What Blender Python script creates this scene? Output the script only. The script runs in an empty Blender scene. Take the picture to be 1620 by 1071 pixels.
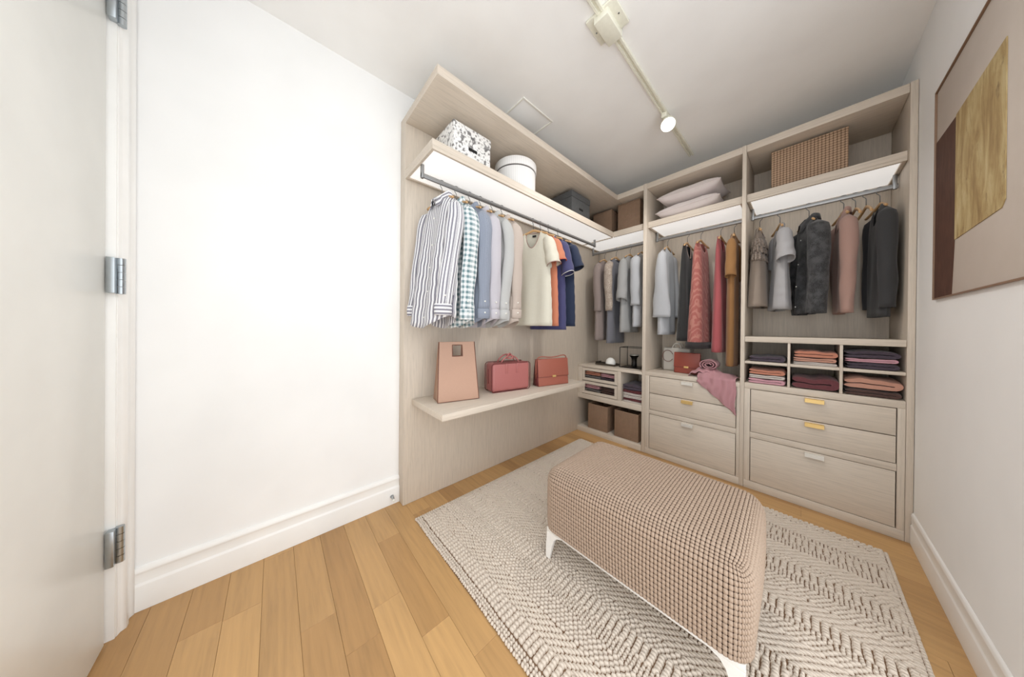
import bpy, bmesh, math, random
import numpy as np
from mathutils import Matrix, Vector

random.seed(7)
RNG = np.random.default_rng(7)
SC = bpy.context.scene
COL = SC.collection

# ------------------------------------------------------------------ camera
KH = 1.12
yaw, pitch, roll = math.radians(47.91301), math.radians(-.185989), math.radians(-.504799)
FPX, CY = 414.92566, 520.19119
_r = Vector((math.cos(yaw), math.sin(yaw), 0)); _f = Vector((-math.sin(yaw), math.cos(yaw), 0)); _u = Vector((0, 0, 1))
fw = _f * math.cos(pitch) + _u * math.sin(pitch)
u1 = _u * math.cos(pitch) - _f * math.sin(pitch)
cx_ = _r * math.cos(roll) - u1 * math.sin(roll)
cy_ = _r * math.sin(roll) + u1 * math.cos(roll)
cam = bpy.data.cameras.new('camera'); camo = bpy.data.objects.new('camera', cam); COL.objects.link(camo)
cam.sensor_width = 36; cam.lens = FPX / 1620 * 36; cam.clip_start = 0.02
cam.shift_y = -(535.5 - CY) / 1620
M = Matrix.Identity(4)
for i in range(3):
    M[i][0] = cx_[i]; M[i][1] = cy_[i]; M[i][2] = -fw[i]
M[2][3] = KH
camo.matrix_world = M
SC.camera = camo

# ------------------------------------------------------------------ light
W = bpy.data.worlds.new('world'); SC.world = W; W.use_nodes = True
bg = W.node_tree.nodes['Background']
bg.inputs[0].default_value = (0.955, 0.98, 1.0, 1); bg.inputs[1].default_value = 1.7
SC.view_settings.view_transform = 'Standard'; SC.view_settings.look = 'None'
SC.view_settings.gamma = 1; SC.view_settings.use_curve_mapping = False
SC.view_settings.exposure = 0.44

# ------------------------------------------------------------------ materials
def lin(c):
    out = []
    for v in c[:3]:
        v = v / 255
        out.append(v / 12.92 if v <= .04045 else ((v + .055) / 1.055) ** 2.4)
    return (*out, 1)

MATS = {}
class NT:
    def __init__(s, name, rough=.6):
        m = bpy.data.materials.new(name); m.use_nodes = True
        s.m = m; s.t = m.node_tree; s.b = s.t.nodes['Principled BSDF']
        s.b.inputs['Roughness'].default_value = rough
        MATS[name] = m
    def n(s, typ, **kw):
        nd = s.t.nodes.new(typ)
        for k, v in kw.items():
            if k in ('i',):
                for a, b in v.items(): nd.inputs[a].default_value = b
            else: setattr(nd, k, v)
        return nd
    def l(s, a, b): s.t.links.new(a, b)
    def coord(s, kind='Object', scale=(1, 1, 1), rnd=False):
        tc = s.n('ShaderNodeTexCoord'); mp = s.n('ShaderNodeMapping'); mp.inputs['Scale'].default_value = scale
        s.l(tc.outputs[kind], mp.inputs[0])
        if rnd:
            oi = s.n('ShaderNodeObjectInfo'); mu = s.n('ShaderNodeMath', operation='MULTIPLY'); mu.inputs[1].default_value = 37.0
            s.l(oi.outputs['Random'], mu.inputs[0]); s.l(mu.outputs[0], mp.inputs['Location'])
        return mp.outputs[0]
    def ramp(s, fac, stops):
        r = s.n('ShaderNodeValToRGB'); e = r.color_ramp.elements
        while len(e) < len(stops): e.new(.5)
        for k, (p, c) in enumerate(stops): e[k].position = p; e[k].color = lin(c)
        s.l(fac, r.inputs[0]); return r.outputs[0]
    def mix(s, fac, a, b, mode='MIX'):
        x = s.n('ShaderNodeMix', data_type='RGBA', blend_type=mode)
        for sock, v in ((x.inputs[0], fac), (x.inputs[6], a), (x.inputs[7], b)):
            if hasattr(v, 'links'): s.l(v, sock)
            elif isinstance(v, (tuple, list)): sock.default_value = lin(v)
            else: sock.default_value = v
        return x.outputs[2]
    def math(s, op, a, b=0.0, c=0.0):
        x = s.n('ShaderNodeMath', operation=op)
        for k, v in enumerate((a, b, c)):
            if hasattr(v, 'links'): s.l(v, x.inputs[k])
            else: x.inputs[k].default_value = v
        return x.outputs[0]
    def noise(s, vec, scale, detail=4, rough=.55, dist=0):
        x = s.n('ShaderNodeTexNoise'); x.inputs['Scale'].default_value = scale; x.inputs['Detail'].default_value = detail
        x.inputs['Roughness'].default_value = rough; x.inputs['Distortion'].default_value = dist
        s.l(vec, x.inputs['Vector']); return x.outputs['Fac']
    def col(s, c):
        if hasattr(c, 'links'): s.l(c, s.b.inputs['Base Color'])
        else: s.b.inputs['Base Color'].default_value = lin(c)
    def bump(s, h, strength=.2, dist=.002):
        x = s.n('ShaderNodeBump'); x.inputs['Strength'].default_value = strength; x.inputs['Distance'].default_value = dist
        s.l(h, x.inputs['Height']); s.l(x.outputs[0], s.b.inputs['Normal'])

def plain(name, c, rough=.6, metal=0, bump=0, bscale=60, coat=0):
    if name in MATS: return MATS[name]
    t = NT(name, rough)
    v = t.coord()
    nz = t.noise(v, bscale, 3)
    t.col(t.mix(nz, tuple(max(0, x * .965) for x in c), tuple(min(255, x * 1.03) for x in c)))
    t.b.inputs['Metallic'].default_value = metal
    if coat: t.b.inputs['Coat Weight'].default_value = coat
    if bump: t.bump(nz, bump, .002)
    return t.m

def wood(name, c, axis='z', rough=.5, amp=.55):
    if name in MATS: return MATS[name]
    t = NT(name, rough)
    sc = {'x': (1.6, 40, 40), 'y': (40, 1.6, 40), 'z': (40, 40, 1.6)}[axis]
    v = t.coord('Object', sc, rnd=True)
    n1 = t.noise(v, 3.0, 6, .6, .4); n2 = t.noise(v, 11.0, 5, .65)
    f = t.math('ADD', t.math('MULTIPLY', n1, .6), t.math('MULTIPLY', n2, .4))
    d = tuple(x * (1 - .17 * amp) for x in c); li = tuple(min(255, x * (1 + .09 * amp)) for x in c)
    t.col(t.ramp(f, [(.3, d), (.5, c), (.72, li)]))
    t.bump(n2, .12, .001)
    return t.m

def plank_mat(name, c):
    t = NT(name, .42)
    v = t.coord('Object', (1.3, 20, 20), rnd=True)
    v2 = t.coord('Object', (.8, 5, 5), rnd=True)
    n1 = t.noise(v, 3.2, 7, .62, .6); n2 = t.noise(v2, 2.2, 3, .5, 1.2)
    wv = t.n('ShaderNodeTexWave', wave_type='BANDS', bands_direction='Y'); wv.inputs['Scale'].default_value = 2.4
    wv.inputs['Distortion'].default_value = 7; wv.inputs['Detail'].default_value = 3; wv.inputs['Detail Scale'].default_value = .8
    t.l(v2, wv.inputs['Vector'])
    f = t.math('ADD', t.math('MULTIPLY', n1, .55), t.math('MULTIPLY', wv.outputs['Fac'], .06))
    f = t.math('ADD', f, t.math('MULTIPLY', n2, .39))
    base = t.ramp(f, [(.25, tuple(x * .88 for x in c)), (.5, c), (.75, tuple(min(255, x * 1.06) for x in c))])
    oi = t.n('ShaderNodeObjectInfo')
    tint = t.ramp(oi.outputs['Random'], [(0, (222, 214, 204)), (.5, (240, 237, 232)), (1, (255, 253, 248))])
    t.col(t.mix(1.0, base, tint, 'MULTIPLY'))
    t.bump(n1, .08, .001)
    return t.m

def weave(name, c, dark, size=.011):
    t = NT(name, .7)
    tc = t.n('ShaderNodeTexCoord'); sep = t.n('ShaderNodeSeparateXYZ'); t.l(tc.outputs['UV'], sep.inputs[0])
    k = math.pi / size
    a = t.math('ABSOLUTE', t.math('SINE', t.math('MULTIPLY', sep.outputs[0], k)))
    b = t.math('ABSOLUTE', t.math('SINE', t.math('MULTIPLY', sep.outputs[1], k)))
    h = t.math('MULTIPLY', t.math('POWER', a, .5), t.math('POWER', b, .5))
    nz = t.noise(t.coord(), 25, 3)
    cc = t.mix(nz, tuple(x * .9 for x in c), tuple(min(255, x * 1.06) for x in c))
    m_ = t.ramp(h, [(.2, (0, 0, 0)), (.62, (255, 255, 255))])
    t.col(t.mix(m_, dark, cc)); t.bump(h, .7, .004)
    return t.m

def fabric(name, c, kind='plain', c2=(255, 255, 255), c3=(90, 90, 105), p=.02, rough=.85):
    if name in MATS: return MATS[name]
    c = tuple(x * .88 for x in c); c2 = tuple(x * .95 for x in c2); c3 = tuple(x * .88 for x in c3)
    t = NT(name, rough)
    tc = t.n('ShaderNodeTexCoord'); sep = t.n('ShaderNodeSeparateXYZ'); t.l(tc.outputs['UV'], sep.inputs[0])
    X, Y = sep.outputs[0], sep.outputs[1]
    fine = t.noise(t.coord('Object', (1, 1, 1)), 420, 2)
    big = t.noise(t.coord('Object', (1, 1, 1)), 30, 3)
    base = t.mix(fine, tuple(x * .93 for x in c), tuple(min(255, x * 1.05) for x in c))
    frac = lambda v, per, off=0.: t.math('FRACT', t.math('ADD', t.math('DIVIDE', v, per), 50 + off))
    if kind == 'stripe':
        fx = frac(X, p)
        wht = t.math('LESS_THAN', fx, .34)
        drk = t.math('MULTIPLY', t.math('GREATER_THAN', fx, .60), t.math('LESS_THAN', fx, .80))
        base = t.mix(wht, base, c2); base = t.mix(drk, base, c3)
    elif kind == 'pin':
        fx = frac(X, p); base = t.mix(t.math('LESS_THAN', fx, .35), base, c2)
    elif kind == 'gingham':
        a = t.math('LESS_THAN', frac(X, p), .5); b = t.math('LESS_THAN', frac(Y, p), .5)
        f = t.math('MULTIPLY', t.math('ADD', a, b), .5)
        base = t.mix(f, c, c2)
    elif kind == 'lace':
        v = t.n('ShaderNodeTexVoronoi', feature='DISTANCE_TO_EDGE'); v.inputs['Scale'].default_value = p
        t.l(t.coord('Object'), v.inputs['Vector'])
        base = t.mix(t.ramp(v.outputs['Distance'], [(.02, (255, 255, 255)), (.18, (0, 0, 0))]), base, c2)
        n2 = t.noise(t.coord('Object', (1, 1, 1)), 22, 4)
        base = t.mix(t.ramp(n2, [(.42, (0, 0, 0)), (.62, (170, 170, 170))]), base, c3)
    elif kind == 'wave':
        w = t.n('ShaderNodeTexWave', wave_type='BANDS', bands_direction='DIAGONAL'); w.inputs['Scale'].default_value = p
        w.inputs['Distortion'].default_value = 9; w.inputs['Detail'].default_value = 2; w.inputs['Detail Scale'].default_value = 1.2
        t.l(t.coord('Object', (1, 1, .6)), w.inputs['Vector'])
        base = t.mix(t.ramp(w.outputs['Fac'], [(.55, (0, 0, 0)), (.8, (210, 210, 210))]), base, c2)
    elif kind == 'melange':
        n2 = t.noise(t.coord('Object', (1, 1, .35)), 160, 3, .7)
        base = t.mix(t.ramp(n2, [(.35, (0, 0, 0)), (.7, (255, 255, 255))]), base, c2)
    elif kind == 'knit':
        n2 = t.noise(t.coord('Object', (1, 1, 4)), 60, 2, .7)
        base = t.mix(n2, tuple(x * .7 for x in c), tuple(min(255, x * 1.15) for x in c))
        t.bump(n2, .6, .004)
    t.col(base)
    t.b.inputs['Sheen Weight'].default_value = .15
    if kind != 'knit': t.bump(big, .25, .004)
    return t.m

def emit(name, c, strength, base=(255, 255, 255)):
    t = NT(name, .4); t.col(base)
    t.b.inputs['Emission Color'].default_value = lin(c); t.b.inputs['Emission Strength'].default_value = strength
    return t.m

def glass(name, tint=(255, 255, 255), rough=.02):
    t = NT(name, rough); t.b.inputs['Transmission Weight'].default_value = 1; t.b.inputs['IOR'].default_value = 1.15; t.col(tint)
    return t.m

WOODC = (207, 195, 180)
m_wz = wood('pale_wood_vertical', WOODC, 'z'); m_wx = wood('pale_wood_cross', WOODC, 'x'); m_wy = wood('pale_wood_deep', WOODC, 'y')
m_wall = plain('white_wall_paint', (245, 245, 244), .75, bscale=2)
m_ceil = plain('white_ceiling_paint', (249, 248, 246), .8, bscale=3)
m_trim = plain('white_gloss_trim', (244, 243, 240), .35, bscale=5)
m_door = plain('white_door_paint', (236, 235, 229), .3, bscale=5)
m_steel = plain('brushed_steel', (176, 182, 186), .28, 1, bscale=50)
m_rail = plain('grey_rail_metal', (150, 150, 150), .35, .9, bscale=50)
m_gold = plain('brass_handle_metal', (226, 194, 128), .35, .55)
m_silver = plain('pale_silver_handle', (226, 223, 216), .35, .3)
m_led = emit('shelf_light_diffuser', (255, 253, 250), .40, (235, 235, 235))
m_plank = plank_mat('oak_plank', (200, 160, 109))
m_seam = plain('floor_underlay', (120, 85, 50), .9)
m_hang = wood('hanger_wood', (198, 158, 110), 'x', .4)
m_hook = plain('hook_metal', (120, 120, 120), .35, 1)
m_white = plain('white_plastic', (240, 238, 230), .4)

# ------------------------------------------------------------------ object helpers
def tag(o, label=None, cat=None, group=None, kind=None):
    if label: o['label'] = label
    if cat: o['category'] = cat
    if group: o['group'] = group
    if kind: o['kind'] = kind
    return o

def thing(name, label, cat, loc=(0, 0, 0), rz=0, group=None, kind=None):
    o = bpy.data.objects.new(name, None); COL.objects.link(o); o.empty_display_size = .05
    o.location = loc; o.rotation_euler = (0, 0, rz)
    return tag(o, label, cat, group, kind)

def mesh_np(name, V, F, uv=None, smooth=True):
    me = bpy.data.meshes.new(name)
    V = np.asarray(V, float)
    if isinstance(F, np.ndarray) and F.ndim == 2:
        nf, k = F.shape
        me.vertices.add(len(V)); me.vertices.foreach_set('co', V.ravel())
        me.loops.add(nf * k); me.loops.foreach_set('vertex_index', F.ravel().astype(np.int32))
        me.polygons.add(nf); me.polygons.foreach_set('loop_start', np.arange(0, nf * k, k, dtype=np.int32))
        me.polygons.foreach_set('loop_total', np.full(nf, k, dtype=np.int32))
        me.update(calc_edges=True)
    else:
        me.from_pydata([tuple(v) for v in V], [], [tuple(f) for f in F]); me.update()
    if uv is not None:
        ul = me.uv_layers.new(name='UVMap')
        li = np.empty(len(me.loops), np.int32); me.loops.foreach_get('vertex_index', li)
        ul.data.foreach_set('uv', np.asarray(uv, float)[li].ravel())
    if smooth: me.polygons.foreach_set('use_smooth', np.ones(len(me.polygons), bool))
    return me

def link(name, me, mat, parent=None, loc=None, rot=None):
    o = bpy.data.objects.new(name, me); COL.objects.link(o)
    if mat and not me.materials: me.materials.append(mat)
    if parent: o.parent = parent
    if loc is not None: o.location = loc
    if rot is not None: o.rotation_euler = rot
    return o

class MB:
    """boxes and loose polygons gathered into one mesh"""
    def __init__(s): s.v = []; s.f = []
    def box(s, x0, x1, y0, y1, z0, z1):
        b = len(s.v)
        s.v += [(x0, y0, z0), (x1, y0, z0), (x1, y1, z0), (x0, y1, z0), (x0, y0, z1), (x1, y0, z1), (x1, y1, z1), (x0, y1, z1)]
        s.f += [tuple(b + i for i in q) for q in ((3, 2, 1, 0), (4, 5, 6, 7), (0, 1, 5, 4), (1, 2, 6, 5), (2, 3, 7, 6), (3, 0, 4, 7))]
        return s
    def prism(s, poly, axis, a, b_):
        """poly: list of 2D points swept along an axis from a to b_"""
        n = len(poly); b = len(s.v)
        def P(p, t):
            return {'x': (t, p[0], p[1]), 'y': (p[0], t, p[1]), 'z': (p[0], p[1], t)}[axis]
        s.v += [P(p, a) for p in poly] + [P(p, b_) for p in poly]
        s.f += [tuple(b + i for i in range(n)), tuple(b + n + i for i in reversed(range(n)))]
        s.f += [(b + i, b + n + i, b + n + (i + 1) % n, b + (i + 1) % n) for i in range(n)]
        return s
    def mesh(s, name, bevel=0, seg=2, off=(0, 0, 0), smooth=False):
        bm = bmesh.new()
        vs = [bm.verts.new((x - off[0], y - off[1], z - off[2])) for x, y, z in s.v]
        for f in s.f: bm.faces.new([vs[i] for i in f])
        bmesh.ops.recalc_face_normals(bm, faces=bm.faces)
        if bevel:
            bmesh.ops.bevel(bm, geom=[e for e in bm.edges if len(e.link_faces) == 2 and e.calc_face_angle(0) > .35], offset=bevel, segments=seg, affect='EDGES', profile=.5)
        me = bpy.data.meshes.new(name); bm.to_mesh(me); bm.free()
        if smooth or bevel:
            me.polygons.foreach_set('use_smooth', np.ones(len(me.polygons), bool))
            try: me.set_sharp_from_angle(angle=.6)
            except Exception: pass
        return me
    def put(s, name, mat, parent=None, bevel=0, seg=2, smooth=False):
        off = parent.matrix_basis.translation if (parent and parent.parent is None) else (parent.parent.matrix_basis.translation if parent else (0, 0, 0))
        o = link(name, s.mesh(name, bevel, seg, off, smooth), mat, parent)
        return o

def bx(name, mat, parent, x0, x1, y0, y1, z0, z1, bevel=.0015, seg=2):
    return MB().box(x0, x1, y0, y1, z0, z1).put(name, mat, parent, bevel, seg)

def lbox(name, mat, parent, x0, x1, y0, y1, z0, z1, bevel=.0015, seg=2, smooth=False):
    """box in the parent's own coordinates"""
    return link(name, MB().box(x0, x1, y0, y1, z0, z1).mesh(name, bevel, seg, (0, 0, 0), smooth), mat, parent)

def grid_faces(m, n, closed=False):
    r = np.arange(m - 1)[:, None]; nn = n if closed else n - 1
    c = np.arange(nn)[None, :]; c2 = (c + 1) % n
    return np.stack([(r * n + c).ravel(), (r * n + c2).ravel(), ((r + 1) * n + c2).ravel(), ((r + 1) * n + c).ravel()], 1)

def tube(pts, rad, n=8, closed=False, cap=True):
    P = np.array(pts, float); m = len(P); rad = np.broadcast_to(np.asarray(rad, float), (m,))
    T = np.gradient(P, axis=0)
    if closed: T = np.roll(P, -1, 0) - np.roll(P, 1, 0)
    T /= np.linalg.norm(T, axis=1)[:, None] + 1e-12
    a = np.array([0, 0, 1.]) if abs(T[0][2]) < .9 else np.array([1., 0, 0])
    N = np.cross(T[0], a); N /= np.linalg.norm(N); V = []
    th = np.linspace(0, 2 * np.pi, n, endpoint=False)
    for i in range(m):
        N = N - T[i] * (N @ T[i]); N /= np.linalg.norm(N); B = np.cross(T[i], N)
        V.append(P[i] + rad[i] * (np.cos(th)[:, None] * N + np.sin(th)[:, None] * B))
    V = np.concatenate(V); F = [tuple(f) for f in grid_faces(m, n, True)]
    if closed: F += [((m - 1) * n + j, (m - 1) * n + (j + 1) % n, (j + 1) % n, j) for j in range(n)]
    elif cap: F += [tuple(reversed(range(n))), tuple((m - 1) * n + j for j in range(n))]
    return V, F

def tube_obj(name, mat, parent, pts, rad, n=8, closed=False):
    V, F = tube(pts, rad, n, closed); return link(name, mesh_np(name, V, F), mat, parent)

def lathe(name, mat, parent, prof, n=24, loc=(0, 0, 0)):
    th = np.linspace(0, 2 * np.pi, n, endpoint=False); V = []
    for r, z in prof: V.append(np.stack([r * np.cos(th) + loc[0], r * np.sin(th) + loc[1], np.full(n, z + loc[2])], 1))
    V = np.concatenate(V); F = [tuple(f) for f in grid_faces(len(prof), n, True)]
    F += [tuple(reversed(range(n))), tuple((len(prof) - 1) * n + j for j in range(n))]
    o = link(name, mesh_np(name, V, F), mat, parent)
    try: o.data.set_sharp_from_angle(angle=.7)
    except Exception: pass
    return o

def box_uv(o):
    """metric box-projected UVs for woven and printed surfaces"""
    me = o.data; ul = me.uv_layers.new(name='UVMap')
    for p in me.polygons:
        n = p.normal; ax = max(range(3), key=lambda i: abs(n[i]))
        for li in p.loop_indices:
            c = me.vertices[me.loops[li].vertex_index].co
            ul.data[li].uv = {0: (c.y, c.z), 1: (c.x, c.z), 2: (c.x, c.y)}[ax]
    return o

def solid(o, t=.002):
    m = o.modifiers.new('thickness', 'SOLIDIFY'); m.thickness = t; m.offset = 0
    return o

# ------------------------------------------------------------------ room constants
XL, XP, XR, YB, CE = -1.745, -1.665, .3995, 2.94, 2.635     # left wall, left wood panel face, right wall, back wall, ceiling
YD = -.425                                                 # wall with the door
YF, YS, YK = 2.492, 2.525, 2.915                           # cabinet fronts, shelf fronts, back panels
Y1 = .597                                                  # near end of the left wardrobe
H, HT, S_, ST = 2.44, 2.391, 2.097, 2.043                  # top boards and upper shelves

# ------------------------------------------------------------------ room shell
floor = tag(MB().box(XL - .1, XR + .02, YD - .9, YB + .1, -.08, -.012).put('floor', m_seam), kind='structure')
floor['label'] = 'light oak plank floor'
PW = .1085; y = -.36 - PW * 4; row = 0
shared = {}
while y < YF + .05:
    x = XL - .02 - RNG.uniform(0, .9)
    while x < XR + .02:
        L = float(RNG.choice([.55, .75, .95, 1.2])); x0 = max(x, XL - .02); x1 = min(x + L, XR + .02)
        if x1 - x0 > .03:
            key = round(x1 - x0, 3)
            if key not in shared:
                shared[key] = MB().box(0, key - .0007, 0, PW - .0007, -.012, 0).mesh('plank', .0005, 1)
                shared[key].materials.append(m_plank)
            o = link('plank', shared[key], None, floor, (x0, y, 0))
        x += L
    y += PW; row += 1
tag(MB().box(XL - .1, -.55, YD - .12, YB + .1, CE, CE + .06).box(-.55, XR + .1, .95, YB + .1, CE, CE + .06).put('ceiling', m_ceil), 'plain white ceiling', kind='structure')
tag(MB().box(XL - .1, XL, YD - .1, YB + .1, 0, CE).put('wall_left', m_wall), 'white left wall', kind='structure')
tag(MB().box(XL - .1, XR + .1, YB, YB + .1, 0, CE).put('wall_back', m_wall), 'white back wall behind the wardrobes', kind='structure')
tag(MB().box(XR, XR + .1, 1.42, YB + .1, 0, CE).put('wall_right', m_wall), 'white right wall', kind='structure')
# wall with the door: strip left of the door and the piece above it
tag(MB().box(XL - .1, -1.655, YD - .12, YD, 0, CE).box(-1.655, -.72, YD - .12, YD, 2.36, CE).put('wall_front', m_wall), 'white wall around the door', kind='structure')

def baseboard(name, xf, sgn, y0, y1, lab):
    # stepped profile; xf is the wall face, sgn the direction into the room
    pr = [(0, 0), (.020, 0), (.020, .098), (.013, .106), (.013, .140), (.017, .150), (.012, .163), (0, .168)]
    poly = [(xf + sgn * a * (1 if sgn > 0 else .5), b) for a, b in pr]
    o = MB().prism(poly, 'y', y0, y1).put(name, m_trim, None, .0012, 1)
    return tag(o, lab, kind='structure')
baseboard('baseboard_left', XL, 1, YD + .022, Y1, 'white stepped baseboard along the left wall')
baseboard('baseboard_right', XR, -1, 1.42, YF - .002, 'white stepped baseboard along the right wall')

# door set: casing, leaf, hinges
dr = thing('door_1', 'white flush door with steel hinges at the left edge', None, (-1.6, YD, 0), kind='structure')
bx('door_leaf', m_door, dr, -1.612, -.75, YD - .048, YD - .010, .008, 2.345, .002)
bx('jamb', m_trim, dr, -1.655, -1.632, YD - .10, YD + .006, 0, 2.36, .002)
bx('jamb_stop', m_trim, dr, -1.631, -1.615, YD - .10, YD - .052, 0, 2.36, .001)
for zc in (.335, 1.292, 2.245):
    hg = bx('hinge', m_steel, dr, -1.640, -1.604, YD - .008, YD + .010, zc - .062, zc + .062, .001)
    for k in range(5):
        z0 = zc - .064 + k * .0256
        V, F = tube([(-1.632 - (-1.6), .016, z0 + .0008), (-1.632 + 1.6, .016, z0 + .0248)], .0105, 14)
        link('knuckle', mesh_np('knuckle', V, F), m_steel, hg).data.set_sharp_from_angle(angle=.7)
cas = [(-1.742, YD), (-1.742, YD + .020), (-1.722, YD + .026), (-1.712, YD + .018), (-1.690, YD + .016), (-1.682, YD + .023), (-1.664, YD + .023), (-1.655, YD + .012), (-1.640, YD + .008), (-1.640, YD)]
tag(MB().prism(cas, 'z', 0, 2.40).put('trim_1', m_trim, None, .0012, 1), 'white moulded door casing beside the left wall', kind='structure')

# door stop on the baseboard
ds = thing('door_stop', 'small steel door stop with white tip on the left baseboard', 'door stop', (XL + .022, .551, .052))
tube_obj('spring', m_steel, ds, [(-.001, 0, 0), (.012, 0, 0), (.04, -.004, 0)], [.011, .008, .006], 10)
tube_obj('rubber_tip', m_white, ds, [(.04, -.004, 0), (.052, -.005, 0)], .0075, 10)

# ceiling access panel and track light
ap = thing('access_panel', 'square white framed access panel set in the ceiling', 'access panel', (-1.33, 1.36, CE))
x0, x1, y0, y1 = -1.40, -1.235, 1.20, 1.50
x0 = x1 - .30
mb = MB()
for a in ((x0, x0 + .012, y0, y1), (x1 - .012, x1, y0, y1), (x0 + .012, x1 - .012, y0, y0 + .012), (x0 + .012, x1 - .012, y1 - .012, y1)): mb.box(*a, CE - .007, CE - .0002)
mb.put('frame', m_white, ap, .002)
bx('panel', m_ceil, ap, x0 + .013, x1 - .013, y0 + .013, y1 - .013, CE - .0025, CE - .0002, .0005)

m_track = plain('ivory_track_metal', (232, 230, 214), .4)
tr = thing('track_light', 'ivory ceiling light track with feed box and round spot lamp', 'track light', (-.665, 1.2, CE))
tx = -.655
MB().prism([(tx - .017, CE - .0005), (tx - .017, CE - .018), (tx - .006, CE - .018), (tx - .006, CE - .008), (tx + .006, CE - .008), (tx + .006, CE - .018), (tx + .017, CE - .018), (tx + .017, CE - .0005)], 'y', .2, 2.66).put('track', m_track, tr, .001, 1)
feed = bx('feed_cover', m_track, tr, tx - .036, tx + .036, 1.14, 1.29, CE - .045, CE - .004, .004)
bx('mounting_plate', m_track, tr, tx - .075, tx + .075, 1.13, 1.28, CE - .014, CE - .0008, .004)
for sx in (-1, 1): lathe('screw', m_steel, feed, [(.004, -.0155), (.004, -.013)], 8, (tx + sx * .058 + .665, 1.205 - 1.2, 0))
sp = bx('spot_adapter', m_track, tr, tx - .016, tx + .016, 1.985, 2.07, CE - .048, CE - .010, .006)
m_bulb = emit('spot_bulb_glow', (255, 250, 240), 2.2)
def spot_head(par, c, d, rad, ln):
    d = Vector(d).normalized(); c = Vector(c)
    pts = [c - d * ln * .5, c - d * ln * .42, c + d * ln * .1, c + d * ln * .5]
    b = tube_obj('lamp_head', m_track, par, [tuple(p) for p in pts], [rad * .45, rad * .6, rad * .85, rad], 24)
    tube_obj('bulb', m_bulb, b, [tuple(c + d * ln * .49), tuple(c + d * (ln * .5 + .004)), tuple(c + d * (ln * .5 + .008))], [rad * .93, rad * .88, rad * .5], 24)
spot_head(tr, (tx + .02 + .665, 2.01 - 1.2, -.082), (.22, -.62, -1), .047, .08)
tube_obj('swivel_arm', m_track, tr, [(tx + .665, .83, -.05), (tx + .675, .83, -.07), (tx + .685, .825, -.09)], .009, 10)
spl = bpy.data.lights.new('spot_lamp_light', 'SPOT'); spl.energy = 24; spl.spot_size = 2.75; spl.spot_blend = .8; spl.color = (1, .97, .93); spl.shadow_soft_size = .03
so = bpy.data.objects.new('spot_lamp_light', spl); COL.objects.link(so); so.location = (tx + .04, 1.97, CE - .15)
so.rotation_euler = (math.radians(-12), math.radians(10), 0)

# ------------------------------------------------------------------ painting on the right wall
t = NT('painting_beige', .8); nz = t.noise(t.coord('Object', (3, 3, 3)), 3, 3); t.col(t.mix(nz, (194, 182, 170), (204, 193, 183))); m_pb = t.m
t = NT('painting_brown', .75); nz = t.noise(t.coord('Object', (2, 9, 2)), 6, 5); t.col(t.ramp(nz, [(.3, (70, 42, 31)), (.55, (86, 54, 40)), (.8, (100, 65, 48))])); m_pbr = t.m
t = NT('painting_gold', .7); v = t.coord('Object', (5, 5, 1.2)); n1 = t.noise(v, 4, 6, .65, .5); n2 = t.noise(t.coord('Object', (6, 6, 2.2)), 3.2, 5, .7)
gc = t.ramp(n1, [(.25, (128, 98, 58)), (.45, (170, 144, 96)), (.6, (194, 174, 126)), (.8, (208, 194, 158))])
t.col(t.mix(t.ramp(n2, [(.60, (0, 0, 0)), (.74, (255, 255, 255))]), gc, (86, 52, 22))); m_pg = t.m
m_frame = plain('thin_brown_frame', (140, 112, 90), .5)
XPF = .395
pt = thing('painting', 'large abstract canvas with beige ground, brown block and gold patch on right wall', 'painting', (XPF, 1.76, 1.26))
mb = MB(); fy0, fy1, fz0, fz1 = 1.43, 2.19, 1.262, 2.186
bx('canvas', m_pb, pt, XPF, XR - .002, fy0 + .006, fy1 - .006, fz0 + .006, fz1 - .006, .001)
for nm, a in (('frame_rail', (fy0, fy1, fz0, fz0 + .0055)), ('frame_rail', (fy0, fy1, fz1 - .0055, fz1)), ('frame_rail', (fy0, fy0 + .0055, fz0 + .006, fz1 - .006)), ('frame_rail', (fy1 - .0055, fy1, fz0 + .006, fz1 - .006))):
    bx(nm, m_frame, pt, XPF - .006, XR - .0015, *a, .0008)
MB().prism([(fy1 - .0065, 1.269), (1.985, 1.269), (1.962, 1.475), (1.957, 1.958), (fy1 - .0065, 1.958)], 'x', XPF - .0018, XPF - .0002).put('brown_block', m_pbr, pt)
MB().prism([(1.957, 1.478), (1.60, 1.490), (1.578, 1.51), (1.582, 1.985), (1.957, 1.962)], 'x', XPF - .0024, XPF - .0003).put('gold_patch', m_pg, pt)

# ------------------------------------------------------------------ left wardrobe (panel, shelves, rail)
def rail(par, p0, p1, ztop, br):
    """flat oval rail from p0 to p1 with an upright bracket near each end"""
    p0 = np.array(p0); p1 = np.array(p1); d = (p1 - p0) / np.linalg.norm(p1 - p0); s = np.array([-d[1], d[0], 0]); off = np.array(par.location)
    th = np.linspace(0, 2 * np.pi, 16, endpoint=False)
    V = np.concatenate([p + np.cos(th)[:, None] * .0075 * s + np.sin(th)[:, None] * np.array([0, 0, .0145]) for p in (p0, p1)]) - off
    F = [tuple(f) for f in grid_faces(2, 16, True)] + [tuple(reversed(range(16))), tuple(range(16, 32))]
    o = link('hanging_rail', mesh_np('hanging_rail', V, F), m_rail, par); o.data.set_sharp_from_angle(angle=.7)
    for p in br:
        q = np.array(p)
        mb = MB(); a = .008
        e1 = d * .008; e2 = s * .010
        c = [q - e1 - e2, q + e1 - e2, q + e1 + e2, q - e1 + e2]
        mb.prism([(v[0], v[1]) for v in c], 'z', q[2] - .017, ztop - .0005)
        mb.put('bracket', m_rail, o, .0015)
    return o

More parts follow.
